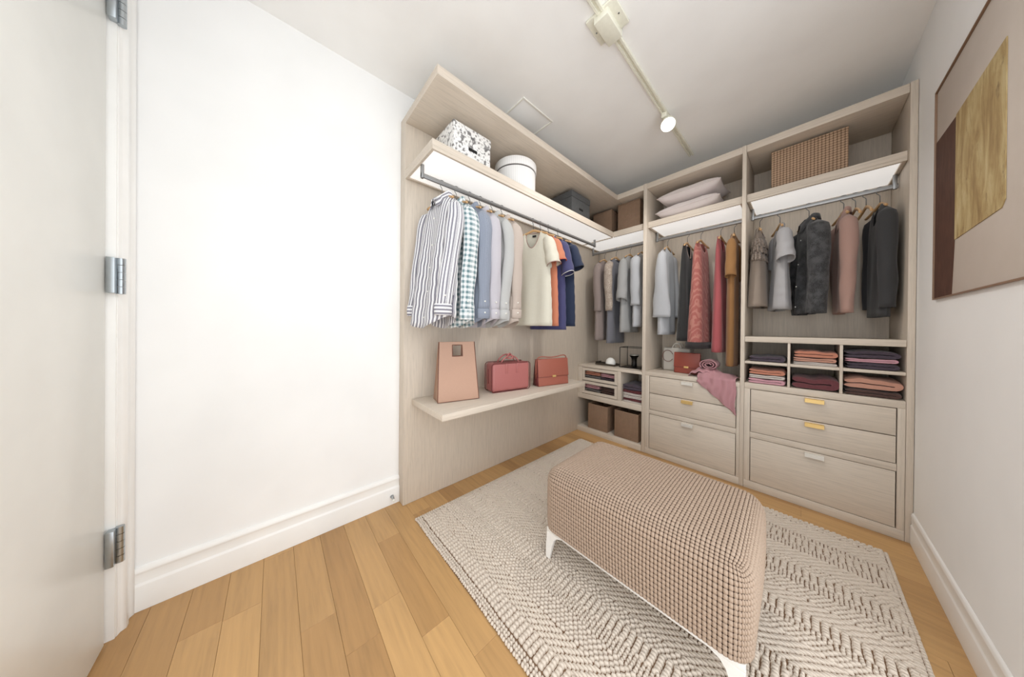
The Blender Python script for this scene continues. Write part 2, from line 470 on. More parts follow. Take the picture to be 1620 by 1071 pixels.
lw = thing('wardrobe', 'pale wood wall panel with lit upper shelf, hanging rail and bag shelf on left wall', 'wardrobe', (XP, Y1, 0), group='fitted wardrobes')
bx('back_panel', m_wz, lw, XL + .0005, XP, Y1, YK - .002, .001, H - .0002, .001)
bx('top_board', m_wy, lw, XP + .0005, -1.234, Y1, YK - .02, HT, H, .0012)
us = MB(); xs = -1.286
us.box(XP + .0005, xs, Y1, YS + .30, ST + .018, S_)
us.box(xs - .014, xs, Y1, YS, ST, ST + .0178); us.box(XP + .0005, XP + .022, Y1, YK - .05, ST, ST + .0178)
us.box(XP + .0225, xs - .0145, Y1, Y1 + .015, ST, ST + .0178); us.box(XP + .0225, xs - .0145, YS + .005, YS + .02, ST, ST + .0178)
ush = us.put('upper_shelf', m_wy, lw, .001, 1)
bx('light_panel', m_led, ush, XP + .024, xs - .016, Y1 + .017, YS + .003, ST + .006, ST + .0176, .0005)
RX, RZ = -1.455, 1.984
rail(lw, (RX, Y1 + .012, RZ), (RX, 2.47, RZ), ST, [(RX, Y1 + .02, RZ), (RX, 2.46, RZ)])
bx('bag_shelf', m_wy, lw, XP + .0005, -1.252, .648, 1.985, .627, .663, .0015)

# ------------------------------------------------------------------ back wardrobes, three bays
D1, D1B, D2, D2B, XE, XEB = -.982, -.953, -.299, -.276, .373, .398
def handle(par, xc, zc, mat):
    h = MB(); w = .040
    h.box(xc - w, xc + w, YF - .022, YF + .0005, zc + .010, zc + .0125)
    h.box(xc - w, xc + w, YF - .022, YF - .0195, zc - .012, zc + .0098)
    return h.put('handle', mat, par, .0006, 1)

def drawer(par, x0, x1, z0, z1, hm=None, hx=None):
    d = bx('drawer', m_wx, par, x0, x1, YF + .0008, YF + .019, z0, z1, .001)
    if hm: handle(d, hx, z1 - .020, hm)
    return d

def bay_shell(par, x0, x1, left=None, right=None):
    g = .0006
    bx('back_panel', m_wz, par, x0 + g, x1 - g, YK + .0005, YB - .0005, .001, H - .0005, .0005)
    bx('top_board', m_wx, par, max(x0, -1.2335) + g, x1 - g, YF + .004, YK, HT, H, .0012)
    if left: bx('side_panel', m_wz, par, left[0], left[1] - g, YF, YB - .001, .0005, H + .001, .0015)
    if right: bx('side_panel', m_wz, par, right[0] + g, right[1], YF, YB - .001, .0005, H + .001, .0015)

def lit_shelf(par, x0, x1):
    g = .0006; m = MB()
    m.box(x0 + g, x1 - g, YS, YK - .0005, ST + .018, S_)
    m.box(x0 + g, x1 - g, YS, YS + .016, ST, ST + .0178)
    m.box(x0 + g, x1 - g, YK - .03, YK - .0005, ST, ST + .0178)
    m.box(x0 + g, x0 + .016, YS + .0165, YK - .0305, ST, ST + .0178); m.box(x1 - .016, x1 - g, YS + .0165, YK - .0305, ST, ST + .0178)
    s = m.put('upper_shelf', m_wx, par, .001, 1)
    bx('light_panel', m_led, s, x0 + .018, x1 - .018, YS + .018, YK - .032, ST + .006, ST + .0176, .0005)

RY = 2.71
# --- corner bay
b1 = thing('wardrobe', 'narrow corner wardrobe bay with two glazed drawers and open cubbies', 'wardrobe', (XP, YF, 0), group='fitted wardrobes')
bay_shell(b1, XP, D1)
m = MB(); g = .0006
m.box(xs + .001, D1 - g, YS, YS + .30, ST + .018, S_); m.box(xs + .001, D1 - g, YS, YS + .016, ST, ST + .0178)
m.box(XP + .024, D1 - g, YK - .03, YK - .0005, ST, ST + .0178); m.box(XP + g, D1 - g, YS + .3005, YK - .0005, ST + .018, S_)
s1 = m.put('upper_shelf', m_wx, b1, .001, 1)
bx('light_panel', m_led, s1, XP + .025, D1 - .006, YS + .022, YK - .032, ST + .006, ST + .0174, .0005)
rail(b1, (-1.628, RY, 1.972), (D1 - .002, RY, 1.972), ST, [(-1.62, RY, 1.972)])
bx('counter_top', m_wx, b1, XP + g, D1 - g, YF, YK - .0005, .703, .729, .0012)
bx('plinth', m_wx, b1, XP + g, D1 - g, YF, YK - .0005, .0005, .055, .0012)
bx('cubby_shelf', m_wx, b1, XP + g, D1 - g, YF + .001, YK - .0005, .364, .418, .0012)
bx('cubby_divider', m_wz, b1, -1.212, -1.180, YF + .001, YK - .0005, .4186, .7024, .001)
bx('cubby_side', m_wz, b1, XP + g, XP + .055, YF + .001, YK - .0005, .4186, .7024, .001)
m_gl = glass('drawer_glass', (250, 248, 246))
for z0, z1 in ((.565, .698), (.424, .556)):
    d = MB(); x0, x1 = XP + .058, -1.2135; w = .028
    d.box(x0, x1, YF, YF + .016, z0, z0 + w); d.box(x0, x1, YF, YF + .016, z1 - w, z1)
    d.box(x0, x0 + w, YF, YF + .016, z0 + w + .0002, z1 - w - .0002); d.box(x1 - w, x1, YF, YF + .016, z0 + w + .0002, z1 - w - .0002)
    d.box(x0, x1, YF + .0165, YK - .06, z0, z0 + .006)
    dd = d.put('glazed_drawer', m_wx, b1, .001, 1)
    bx('pane', m_gl, dd, x0 + w + .0003, x1 - w - .0003, YF + .006, YF + .009, z0 + w + .0003, z1 - w - .0003, 0)

# --- middle bay
b2 = thing('wardrobe', 'middle wardrobe bay with three drawers under an open counter', 'wardrobe', (D1, YF, 0), group='fitted wardrobes')
bay_shell(b2, D1B, D2, left=(D1, D1B))
lit_shelf(b2, D1B, D2)
rail(b2, (D1B + .004, RY, 1.972), (D2 - .003, RY, 1.972), ST, [(D1B + .014, RY, 1.972), (D2 - .014, RY, 1.972)])
bx('counter_top', m_wx, b2, D1B + g, D2 - g, YF - .001, YK - .0005, .704, .738, .0012)
bx('plinth', m_wx, b2, D1B + g, D2 - g, YF, YK - .0005, .0005, .054, .0012)
bx('drawer_rail', m_wx, b2, -.9155, -.3185, YF, YF + .03, .364, .402, .0012)
bx('stile', m_wz, b2, D1B + g, -.9165, YF, YF + .03, .0548, .7035, .001); bx('stile', m_wz, b2, -.3175, D2 - g, YF, YF + .03, .0548, .7035, .001)
bx('carcass_back', m_wx, b2, D1B + g, D2 - g, YF + .031, YF + .04, .0548, .7035, .0005)
drawer(b2, -.9125, -.3215, .5525, .6995, m_silver, -.624); drawer(b2, -.9125, -.3215, .4055, .5475, m_gold, -.623); drawer(b2, -.9125, -.3215, .058, .3605, m_silver, -.621)

# --- right bay
b3 = thing('wardrobe', 'wide right wardrobe bay with six cubbies above three drawers', 'wardrobe', (D2, YF, 0), group='fitted wardrobes')
bay_shell(b3, D2B, XE, left=(D2, D2B), right=(XE, XEB))
lit_shelf(b3, D2B, XE)
rail(b3, (D2B + .004, RY, 1.975), (XE - .003, RY, 1.975), ST, [(D2B + .014, RY, 1.975), (XE - .014, RY, 1.975)])
bx('counter_top', m_wx, b3, D2B + g, XE - g, YF + .001, YK - .0005, 1.037, 1.074, .0012)
bx('cubby_floor', m_wx, b3, D2B + g, XE - g, YF + .001, YK - .0005, .706, .746, .0012)
for xa, xb in ((-.064, -.052), (.1505, .1625)): bx('cubby_divider', m_wz, b3, xa, xb, YF + .004, YK - .0005, .7466, 1.0364, .0008)
for xa, xb in ((D2B + g, -.0646), (-.0514, .1499), (.1631, XE - g)): bx('cubby_shelf', m_wx, b3, xa, xb, YF + .004, YK - .0005, .883, .900, .0008)
bx('plinth', m_wx, b3, D2B + g, XE - g, YF, YK - .0005, .0005, .055, .0012)
bx('drawer_rail', m_wx, b3, -.2425, .3465, YF, YF + .03, .364, .403, .0012)
bx('stile', m_wz, b3, D2B + g, -.2435, YF, YF + .03, .0556, .7055, .001); bx('stile', m_wz, b3, .3475, XE - g, YF, YF + .03, .0556, .7055, .001)
bx('carcass_back', m_wx, b3, D2B + g, XE - g, YF + .031, YF + .04, .0556, .7055, .0005)
drawer(b3, -.2395, .3435, .5555, .7020, m_gold, .053); drawer(b3, -.2395, .3435, .4065, .5505, m_gold, .054); drawer(b3, -.2395, .3435, .059, .3605, m_silver, .055)

# ------------------------------------------------------------------ rug
m_yarn = fabric('cream_rug_yarn', (244, 229, 212), 'plain'); m_rugback = plain('rug_backing', (118, 92, 70), .95)
RX0, RX1, RY0, RY1 = -1.496, .296, .604, 2.288
def pillow_template():
    a = np.array([-1, -.62, .62, 1.]); I, J = np.meshgrid(a, a, indexing='ij')
    h = np.where((abs(I) > .9) | (abs(J) > .9), 0., 1.)
    P = np.stack([I, J], -1).reshape(-1, 2)
    P = P * np.where((abs(P[:, :1]) > .9) & (abs(P[:, 1:]) > .9), .82, 1.0)
    return P, h.ravel(), grid_faces(4, 4)
TP, TH, TF = pillow_template()
def pillows(C, sx, sy, h, ang):
    """C (n,3) centres, half sizes, heights and rotation about z -> verts, faces"""
    n = len(C); c, s = np.cos(ang)[:, None], np.sin(ang)[:, None]
    a = TP[None, :, 0] * sx[:, None]; b = TP[None, :, 1] * sy[:, None]
    V = np.stack([C[:, :1] + a * c - b * s, C[:, 1:2] + a * s + b * c, C[:, 2:3] + TH[None] * h[:, None]], -1).reshape(-1, 3)
    F = (TF[None] + (np.arange(n) * 16)[:, None, None]).reshape(-1, 4)
    return V, F
rows = []
def band(y0, y1, kind):
    cs = []
    if kind == 'rib':          # fat ribs of beads across the band, dark gaps between them
        px, py = .0235, .0128
        xs_ = np.arange(RX0 + px / 2, RX1 - px / 3, px); ys_ = np.arange(y0 + py / 2, y1, py)
        X, Y = np.meshgrid(xs_, ys_); X = X.ravel(); Y = Y.ravel(); n = len(X)
        cs = (X, Y, np.full(n, px * .475), np.full(n, py * .60), RNG.uniform(.010, .013, n), RNG.normal(0, .05, n))
    elif kind == 'dot':        # small round loops
        px, py = .0135, .0115
        xs_ = np.arange(RX0 + px / 2, RX1 - px / 3, px); ys_ = np.arange(y0 + py / 2, y1, py)
        X, Y = np.meshgrid(xs_, ys_); X = X + (np.arange(len(ys_)) % 2)[:, None] * px * .0; X = X.ravel(); Y = Y.ravel(); n = len(X)
        cs = (X, Y, np.full(n, px * RNG.uniform(.40, .50, n)), np.full(n, py * .50), RNG.uniform(.007, .012, n), RNG.normal(0, .25, n))
    elif kind == 'loop':       # slanted loops
        px, py = .020, .0125
        xs_ = np.arange(RX0 + px / 2, RX1 - px / 3, px); ys_ = np.arange(y0 + py / 2, y1, py)
        X, Y = np.meshgrid(xs_, ys_); X = X + (np.arange(len(ys_)) % 2)[:, None] * px * .5; X = np.clip(X.ravel(), RX0 + .01, RX1 - .01); Y = Y.ravel(); n = len(X)
        cs = (X, Y, np.full(n, px * .50), np.full(n, py * .47), RNG.uniform(.008, .012, n), .30 + RNG.normal(0, .15, n))
    else:                      # long flat stitches along the band
        px, py = .030, .0088
        xs_ = np.arange(RX0 + px / 2, RX1 - px / 3, px); ys_ = np.arange(y0 + py / 2, y1, py)
        X, Y = np.meshgrid(xs_, ys_); X = X + (np.arange(len(ys_)) % 3)[:, None] * px * .33; X = np.clip(X.ravel(), RX0 + .014, RX1 - .014); Y = Y.ravel(); n = len(X)
        cs = (X, Y, np.full(n, px * .50), np.full(n, py * .52), RNG.uniform(.007, .010, n), .05 + RNG.normal(0, .04, n))
    X, Y, a, b, h, r = cs
    b = b * .93; a = a * .96
    X = np.clip(X, RX0 + .012 + a, RX1 - .012 - a) + RNG.normal(0, .0008, len(X)); Y = Y + RNG.normal(0, .0007, len(Y)) + .002 * np.sin(X * 9 + y0 * 7)
    rows.append((np.stack([X, Y, np.full(len(X), .0045)], 1), a, b, h, r))
for xe in (RX0 + .0062, RX1 - .0062):       # whipped side edges
    ye = np.arange(RY0 + .008, RY1 - .006, .0135); n = len(ye)
    rows.append((np.stack([np.full(n, xe) + RNG.normal(0, .0004, n), ye, np.full(n, .0035)], 1), np.full(n, .0064), np.full(n, .0069), np.full(n, .0095), RNG.normal(.25, .05, n)))
y = RY0 + .004
seq = [('dot', .040), ('rib', .060), ('line', .080), ('loop', .075), ('dot', .055), ('rib', .062), ('loop', .05), ('line', .085), ('dot', .06), ('rib', .058), ('dot', .05), ('line', .11), ('loop', .06)]
k = 0
while y < RY1 - .01:
    kd, hgt = seq[k % len(seq)]; y2 = min(y + hgt, RY1 - .004)
    band(y, y2, kd); y = y2; k += 1
rug = thing('area_rug', 'cream chunky knotted wool rug with banded rib texture under the bench', 'rug', ((RX0 + RX1) / 2, (RY0 + RY1) / 2, 0))
bx('backing', m_rugback, rug, RX0 + .003, RX1 - .003, RY0 + .005, RY1 - .005, .0004, .0055, .001)
C = np.concatenate([r[0] for r in rows]); A = [np.concatenate([r[i] for r in rows]) for i in range(1, 5)]
C[:, 0] -= rug.location[0]; C[:, 1] -= rug.location[1]
V, F = pillows(C, *A)
tag(link('yarn_loops', mesh_np('yarn_loops', V, F), m_yarn, rug), 'raised cream wool loops', kind='stuff')

# ------------------------------------------------------------------ upholstered bench
m_strand = plain('tan_woven_leather', (171, 149, 130), .65, bscale=120); m_gap = plain('dark_weave_core', (62, 44, 34), .9)
m_leg = plain('white_lacquer', (236, 232, 226), .3)
bench = thing('upholstered_bench', 'tan basket-weave upholstered bench with white legs standing on the rug', 'bench', (-.468, 1.238, .0), math.radians(1.2))
hx, hy, zb, zt, rr = .374, .258, .158, .447, .062
def bench_P(q, off=0.):
    """q: points on the sharp box -> rounded, slightly plump surface"""
    q = np.asarray(q, float); cl = q.copy()
    cl[:, 0] = np.clip(q[:, 0], -(hx - rr), hx - rr); cl[:, 1] = np.clip(q[:, 1], -(hy - rr), hy - rr); cl[:, 2] = np.minimum(q[:, 2], zt - rr)
    d = q - cl; n = d / (np.linalg.norm(d, axis=1)[:, None] + 1e-9)
    P = cl + n * (rr + off)
    zz = np.clip((P[:, 2] - zb) / (zt - zb), 0, 1); plump = np.sin(np.pi * np.clip(zz, 0, 1)) * .010
    P[:, 0] += n[:, 0] * plump * np.cos(P[:, 1] / hy * 1.3); P[:, 1] += n[:, 1] * plump * np.cos(P[:, 0] / hx * 1.3)
    P[:, 2] += np.maximum(n[:, 2], 0) * .012 * np.cos(P[:, 0] / hx * 1.4) * np.cos(P[:, 1] / hy * 1.4)
    return P
def face_grid(nu, nv, fn, tmpl):
    cu, cv = np.meshgrid((np.arange(nu) + .5) / nu, (np.arange(nv) + .5) / nv, indexing='ij'); cu = cu.ravel()[:, None]; cv = cv.ravel()[:, None]
    alt = ((np.arange(nu)[:, None] + np.arange(nv)[None, :]) % 2).ravel()[:, None]
    su = np.where(alt == 0, .478, .455); sv = np.where(alt == 0, .462, .482)
    u = cu + TP[None, :, 0] * su / nu; v = cv + TP[None, :, 1] * sv / nv
    hh = np.broadcast_to(TH[None] * np.where(alt == 0, .0042, .0034), u.shape)
    return fn(u.ravel(), v.ravel()), hh.ravel(), nu * nv
Vs, Fs, base = [], [], 0
LE = lambda a: a
faces = [
    (60, 17, lambda u, v: np.stack([-hx + 2 * hx * u, np.full_like(u, -hy), zb + (zt - zb) * v], 1)),
    (60, 17, lambda u, v: np.stack([hx - 2 * hx * u, np.full_like(u, hy), zb + (zt - zb) * v], 1)),
    (42, 17, lambda u, v: np.stack([np.full_like(u, hx), -hy + 2 * hy * u, zb + (zt - zb) * v], 1)),
    (42, 17, lambda u, v: np.stack([np.full_like(u, -hx), hy - 2 * hy * u, zb + (zt - zb) * v], 1)),
    (60, 32, lambda u, v: np.stack([-hx + 2 * hx * u, -hy + 2 * hy * v, np.full_like(u, zt)], 1)),
]
for nu, nv, fn in faces:
    q, hh, cnt = face_grid(nu, nv, fn, None)
    P0 = bench_P(q); P1 = bench_P(q, .001)
    nrm = (P1 - P0) / (np.linalg.norm(P1 - P0, axis=1)[:, None] + 1e-12)
    Vs.append(P0 + nrm * hh[:, None]); Fs.append((TF[None] + (np.arange(cnt) * 16)[:, None, None]).reshape(-1, 4) + base); base += cnt * 16
cushion_v, cushion_f = [], []; b0 = 0
for nu, nv, fn in faces:
    u, v = np.meshgrid(np.linspace(0, 1, 41), np.linspace(0, 1, 25), indexing='ij')
    P0 = bench_P(fn(u.ravel(), v.ravel()), -.0015); cushion_v.append(P0); cushion_f.append(grid_faces(41, 25) + b0); b0 += len(P0)
cu = link('cushion', mesh_np('cushion', np.concatenate(cushion_v), np.concatenate(cushion_f)), m_gap, bench)
tag(link('woven_cover', mesh_np('woven_cover', np.concatenate(Vs), np.concatenate(Fs)), m_strand, cu), 'tan basket-weave cover strands', kind='stuff')
mb = MB()
fx, fy = hx - .012, hy - .012
mb.box(-fx, fx, -fy, -fy + .022, .138, .157); mb.box(-fx, fx, fy - .022, fy, .138, .157); mb.box(-fx, -fx + .022, -fy + .0225, fy - .0225, .138, .157); mb.box(fx - .022, fx, -fy + .0225, fy - .0225, .138, .157)
mb.box(-fx + .02, fx - .02, -fy + .02, fy - .02, .150, .1565)
link('base_frame', mb.mesh('base_frame', .002, 2), m_leg, bench)
for sx in (-1, 1):
    for sy in (-1, 1):
        # bracket leg: wide shoulder curving into a slender splayed foot
        prof = [(0, .1375), (.085, .1375), (.060, .128), (.047, .112), (.040, .085), (.036, .050), (.033, .0145), (.012, .0145), (.004, .07)]
        V = []
        for yy in (0, .024):
            for px, pz in prof:
                spl_ = (.1375 - pz) * .10
                V.append((sx * (fx - px + spl_), sy * (fy - yy * (1 - .35 * (.1375 - pz) / .12) + spl_ * .5), pz))
        n = len(prof); F = [tuple(range(n)), tuple(reversed(range(n, 2 * n)))] + [(i, n + i, n + (i + 1) % n, (i + 1) % n) for i in range(n)]
        me = mesh_np('leg', V, F, smooth=False); bm = bmesh.new(); bm.from_mesh(me); bmesh.ops.recalc_face_normals(bm, faces=bm.faces)
        bmesh.ops.bevel(bm, geom=bm.edges[:], offset=.0015, segments=1, affect='EDGES'); bm.to_mesh(me); bm.free()
        link('leg', me, m_leg, bench)
# ------------------------------------------------------------------ hangers and garments
m_hm = {}
def hanger(label, loc, rz, group, half=.155, drop=.055, slope=.055, wide=False):
    h = thing('clothes_hanger', label, 'hanger', loc, rz, group)
    th = np.linspace(math.radians(-30), math.radians(205), 12); r = .0185
    pts = [(0, r * math.cos(a), r * math.sin(a) * 1.0 - .0015) for a in th]
    # hook closes over the rail, then runs down to the wooden bow
    pts = [(0, p[1], p[2]) for p in pts]
    stem = [(0, -.012, -.022), (0, -.003, -.032), (0, 0, -.040), (0, 0, -drop - .01)]
    tube_obj('hook', m_hook, h, pts + stem, .0022, 6)
    n = 17; V = []; 
    for i in range(n):
        u = -1 + 2 * i / (n - 1); x = u * half
        z = -drop - slope * (abs(u) ** 1.25) - .012 * math.cos(u * 1.4)
        hh = .011 - .004 * abs(u); tt = .0055 + .002 * abs(u); yb = -.016 * u * u
        for a in np.linspace(0, 2 * math.pi, 8, endpoint=False): V.append((x, yb + tt * math.cos(a), z + hh * math.sin(a) + .004))
    F = [tuple(f) for f in grid_faces(n, 8, True)] + [tuple(reversed(range(8))), tuple((n - 1) * 8 + j for j in range(8))]
    link('bow', mesh_np('bow', V, F), m_hang, h)
    return h

def smooth01(x): x = np.clip(x, 0, 1); return x * x * (3 - 2 * x)

def garment(name, label, cat, loc, rz, mat, group=None, sw=.145, hemw=.165, zn=-.062, zs=-.115, zh=-.865, T=.030, Th=.045, un=.42, dipf=.05, dipb=.008,
            fold=.007, kf=42, sleeve=None, slen=.60, sa=.030, sb=.052, sb2=.040, sy=0., flare=0., cuff=False, collar=False, buttons=0, trim=None, hemcurve=0., waist=0., seed=0, smat=None, inner=None, lean=0.):
    """local axes: x along the shoulders, -y the front, z up; origin on the rail"""
    rg = np.random.default_rng(seed + 11); g = thing(name, label, cat, loc, rz, group)
    N, Mv = 25, 30
    u = np.linspace(-1, 1, N); s = np.linspace(0, 1, Mv) ** 1.25
    ph = rg.uniform(0, 6, 4)
    rings = []; uvs = []
    for si in s:
        row = []; uvr = []
        for side in (-1, 1):
            uu = u if side < 0 else u[::-1]
            au = np.abs(uu)
            neck = np.clip(1 - (au / un) ** 2, 0, 1)
            ztop = np.where(au < un, zn - (dipf if side < 0 else dipb) * neck ** .75, zn + (zs - zn) * ((au - un) / (1 - un)) ** 1.1)
            zhem = zh + hemcurve * au ** 2 * 1.0
            z = ztop + (zhem - ztop) * si
            wd = sw + (hemw - sw) * smooth01(si * 1.0)
            if waist: wd = wd * (1 - waist * np.exp(-((si - .32) / .14) ** 2))
            tt = T + (Th - T) * si
            sd = np.sqrt(np.clip(1 - au ** 4, 0, 1))
            atop = np.where(au < un, .35 + .65 * neck, .14 + .10 * (1 - au))
            env = 1 - (1 - atop) * math.exp(-(si / .055) ** 1.2)
            yv = side * tt * sd * env
            fa = fold * smooth01(si * 1.6) 
            yv = yv + fa * (np.sin(kf * uu * wd + ph[0] + 1.3 * si) + .6 * np.sin(kf * .53 * uu * wd * 1.7 + ph[1] - 2 * si)) * (sd * .8 + .2)
            yv = yv + lean * si
            xv = uu * wd + .35 * fa * np.sin(kf * .4 * si * 3 + ph[2])
            row.append(np.stack([xv, yv, z], 1)); uvr.append(np.stack([uu * (sw + hemw) * .55 + (0 if side < 0 else .9), z], 1))
        a, b = row; rings.append(np.concatenate([a, b])); uvs.append(np.concatenate(uvr))
    V = np.concatenate(rings); UV = np.concatenate(uvs)
    body = solid(link('body', mesh_np('body', V, grid_faces(Mv, 2 * N, True)[:, ::-1], UV), mat, g), .0018)
    if inner: pass
    smat = smat or mat
    if sleeve:
        for sx in (-1, 1):
            n = 20; m_ = 22; V = []; UV = []; r0 = rg.uniform(0, 6, 3); bend = rg.normal(0, .006)
            for i in range(m_):
                q = i / (m_ - 1)
                if sleeve == 'long':
                    L = slen * q; cap = math.sqrt(max(0, 1 - (1 - min(1, q / .10)) ** 2))
                    cxp = sx * (sw - .014 + .022 * smooth01(q / .2) - .012 * smooth01((q - .4) / .6)); cyp = sy * q + bend * math.sin(q * 5)
                    a_ = sa * (1 + .10 * math.sin(q * 9 + r0[0])) * (1 - .22 * q) * (.25 + .75 * cap); b_ = (sb + (sb2 - sb) * q) * (.15 + .85 * cap) * (1 + .05 * math.sin(q * 14 + r0[1]))
                    zc = zs + .006 - L; tilt = 0
                else:
                    L = slen * q; cap = math.sqrt(max(0, 1 - (1 - min(1, q / .25)) ** 2))
                    cxp = sx * (sw - .016 + .030 * q + flare * q); cyp = sy * q
                    a_ = sa * (.25 + .75 * cap) * (1 + .15 * q); b_ = (sb + (sb2 - sb) * q) * (.15 + .85 * cap); zc = zs + .004 - L; tilt = .35 * q
                ang = np.linspace(0, 2 * np.pi, n, endpoint=False)
                wr = 1 + .06 * np.sin(3 * ang + q * 17 + r0[2]) * q
                xx = cxp + a_ * np.cos(ang) * wr; yy = cyp + b_ * np.sin(ang) * wr
                zz = zc - tilt * sx * (xx - cxp) * -1.0 + 0 * ang
                V.append(np.stack([xx, yy, zz], 1)); UV.append(np.stack([ang / (2 * np.pi) * 2 * np.pi * .045, np.full(n, -L)], 1))
            sl = solid(link('sleeve', mesh_np('sleeve', np.concatenate(V), grid_faces(m_, n, True)[:, ::(1)], np.concatenate(UV)), smat, g), .0018)
            end = V[-1]; c = end.mean(0)
            if cuff:
                cv = []; cuv = []
                for k, (sc, dz) in enumerate(((.90, .010), (1.06, .002), (1.08, -.025), (1.05, -.052), (.98, -.054))):
                    cv.append((end - c) * np.array([sc * 1.05, sc, 0]) + c + np.array([0, 0, dz])); cuv.append(np.stack([np.full(n, dz), ang / 6.28 * .27], 1))
                co = solid(link('cuff', mesh_np('cuff', np.concatenate(cv), grid_faces(5, n, True), np.concatenate(cuv)), smat, sl), .0016)
                for bz in (-.018, .05):
                    bp_ = c + np.array([sx * sa * .80, -.012, bz])
                    V2, F2 = tube([bp_ - np.array([sx * .004, 0, 0]), bp_ + np.array([sx * .006, 0, 0])], .0045, 10)
                    link('button', mesh_np('button', V2, F2), m_white, sl)
            elif trim:
                rim = np.concatenate([V[-1], V[-1][:1]])[:-1]
                V2, F2 = tube(rim, .0028, 6, closed=True); link('sleeve_trim', mesh_np('sleeve_trim', V2, F2), trim, sl)
    if collar:
        n = 25; ang = np.linspace(math.radians(-75), math.radians(255), n); V = []; UV = []
        rx_, ry_ = sw * un * .95, T * 1.15
        for (k, dz) in ((1.0, -.012), (.97, .012), (1.02, .030), (1.18, .026), (1.34, -.012)):
            f = 1 if k < 1.1 else 1
            dip = np.where(np.sin(ang) < 0, -dipf * .8 * np.clip(-np.sin(ang), 0, 1) ** 1.2, 0)
            pt = np.where((k > 1.3) & (np.abs(np.sin(ang) + .8) < .2), -.020, 0)
            V.append(np.stack([k * rx_ * np.cos(ang), k * ry_ * np.sin(ang), zn + dz + dip + pt - .004], 1)); UV.append(np.stack([np.full(n, dz), ang * .06], 1))
        solid(link('collar', mesh_np('collar', np.concatenate(V), grid_faces(5, n), np.concatenate(UV)), mat, g), .0016)
    elif trim:
        # ribbed edge along the neckline: top ring points within the neck opening
        pts = [p for p in rings[0] if abs(p[0]) <= sw * un * 1.02]
        fr = [p for p in rings[0][:N] if abs(p[0]) <= sw * un * 1.02]; bk = [p for p in rings[0][N:] if abs(p[0]) <= sw * un * 1.02]
        V2, F2 = tube(np.array(fr + bk), .0030, 6, closed=True); link('neck_trim', mesh_np('neck_trim', V2, F2), trim, g)
    if buttons:
        for k in range(buttons):
            si = .12 + .8 * k / max(1, buttons - 1); z = zn - dipf + (zh - zn + dipf) * si
            ring = rings[min(Mv - 1, int(np.argmin(abs(np.array([r[N // 2][2] for r in rings]) - z))))]; p = ring[N // 2]
            V2, F2 = tube([p + np.array([0, .003, 0]), p + np.array([0, -.004, 0])], .0042, 10); link('button', mesh_np('button', V2, F2), m_white, g)
    return g

f_stripe = fabric('striped_shirting', (196, 194, 202), 'stripe', (250, 250, 250), (108, 106, 122), .0195)
f_ging = fabric('teal_gingham', (112, 143, 150), 'gingham', (246, 249, 249), p=.030)
f_blue = fabric('blue_grey_shirting', (134, 142, 158), 'pin', (160, 168, 184), p=.0065)
f_lav = fabric('pale_lavender_shirting', (210, 206, 212), 'pin', (192, 188, 197), p=.006)
f_lgrey = fabric('pale_grey_shirting', (204, 204, 202)); f_beige = fabric('beige_shirting', (210, 194, 182))
f_cream = fabric('cream_jersey', (240, 235, 217)); f_orange = fabric('orange_jersey', (218, 136, 102)); f_indigo = fabric('indigo_jersey', (72, 72, 118)); f_navy = fabric('navy_jersey', (28, 42, 72))
f_pink_trim = fabric('dusty_pink_trim', (186, 146, 136)); f_white_trim = fabric('white_trim_yarn', (240, 240, 238)); f_orange_trim = fabric('coral_trim', (224, 96, 70)); f_dark_trim = fabric('dark_navy_trim', (20, 28, 46))

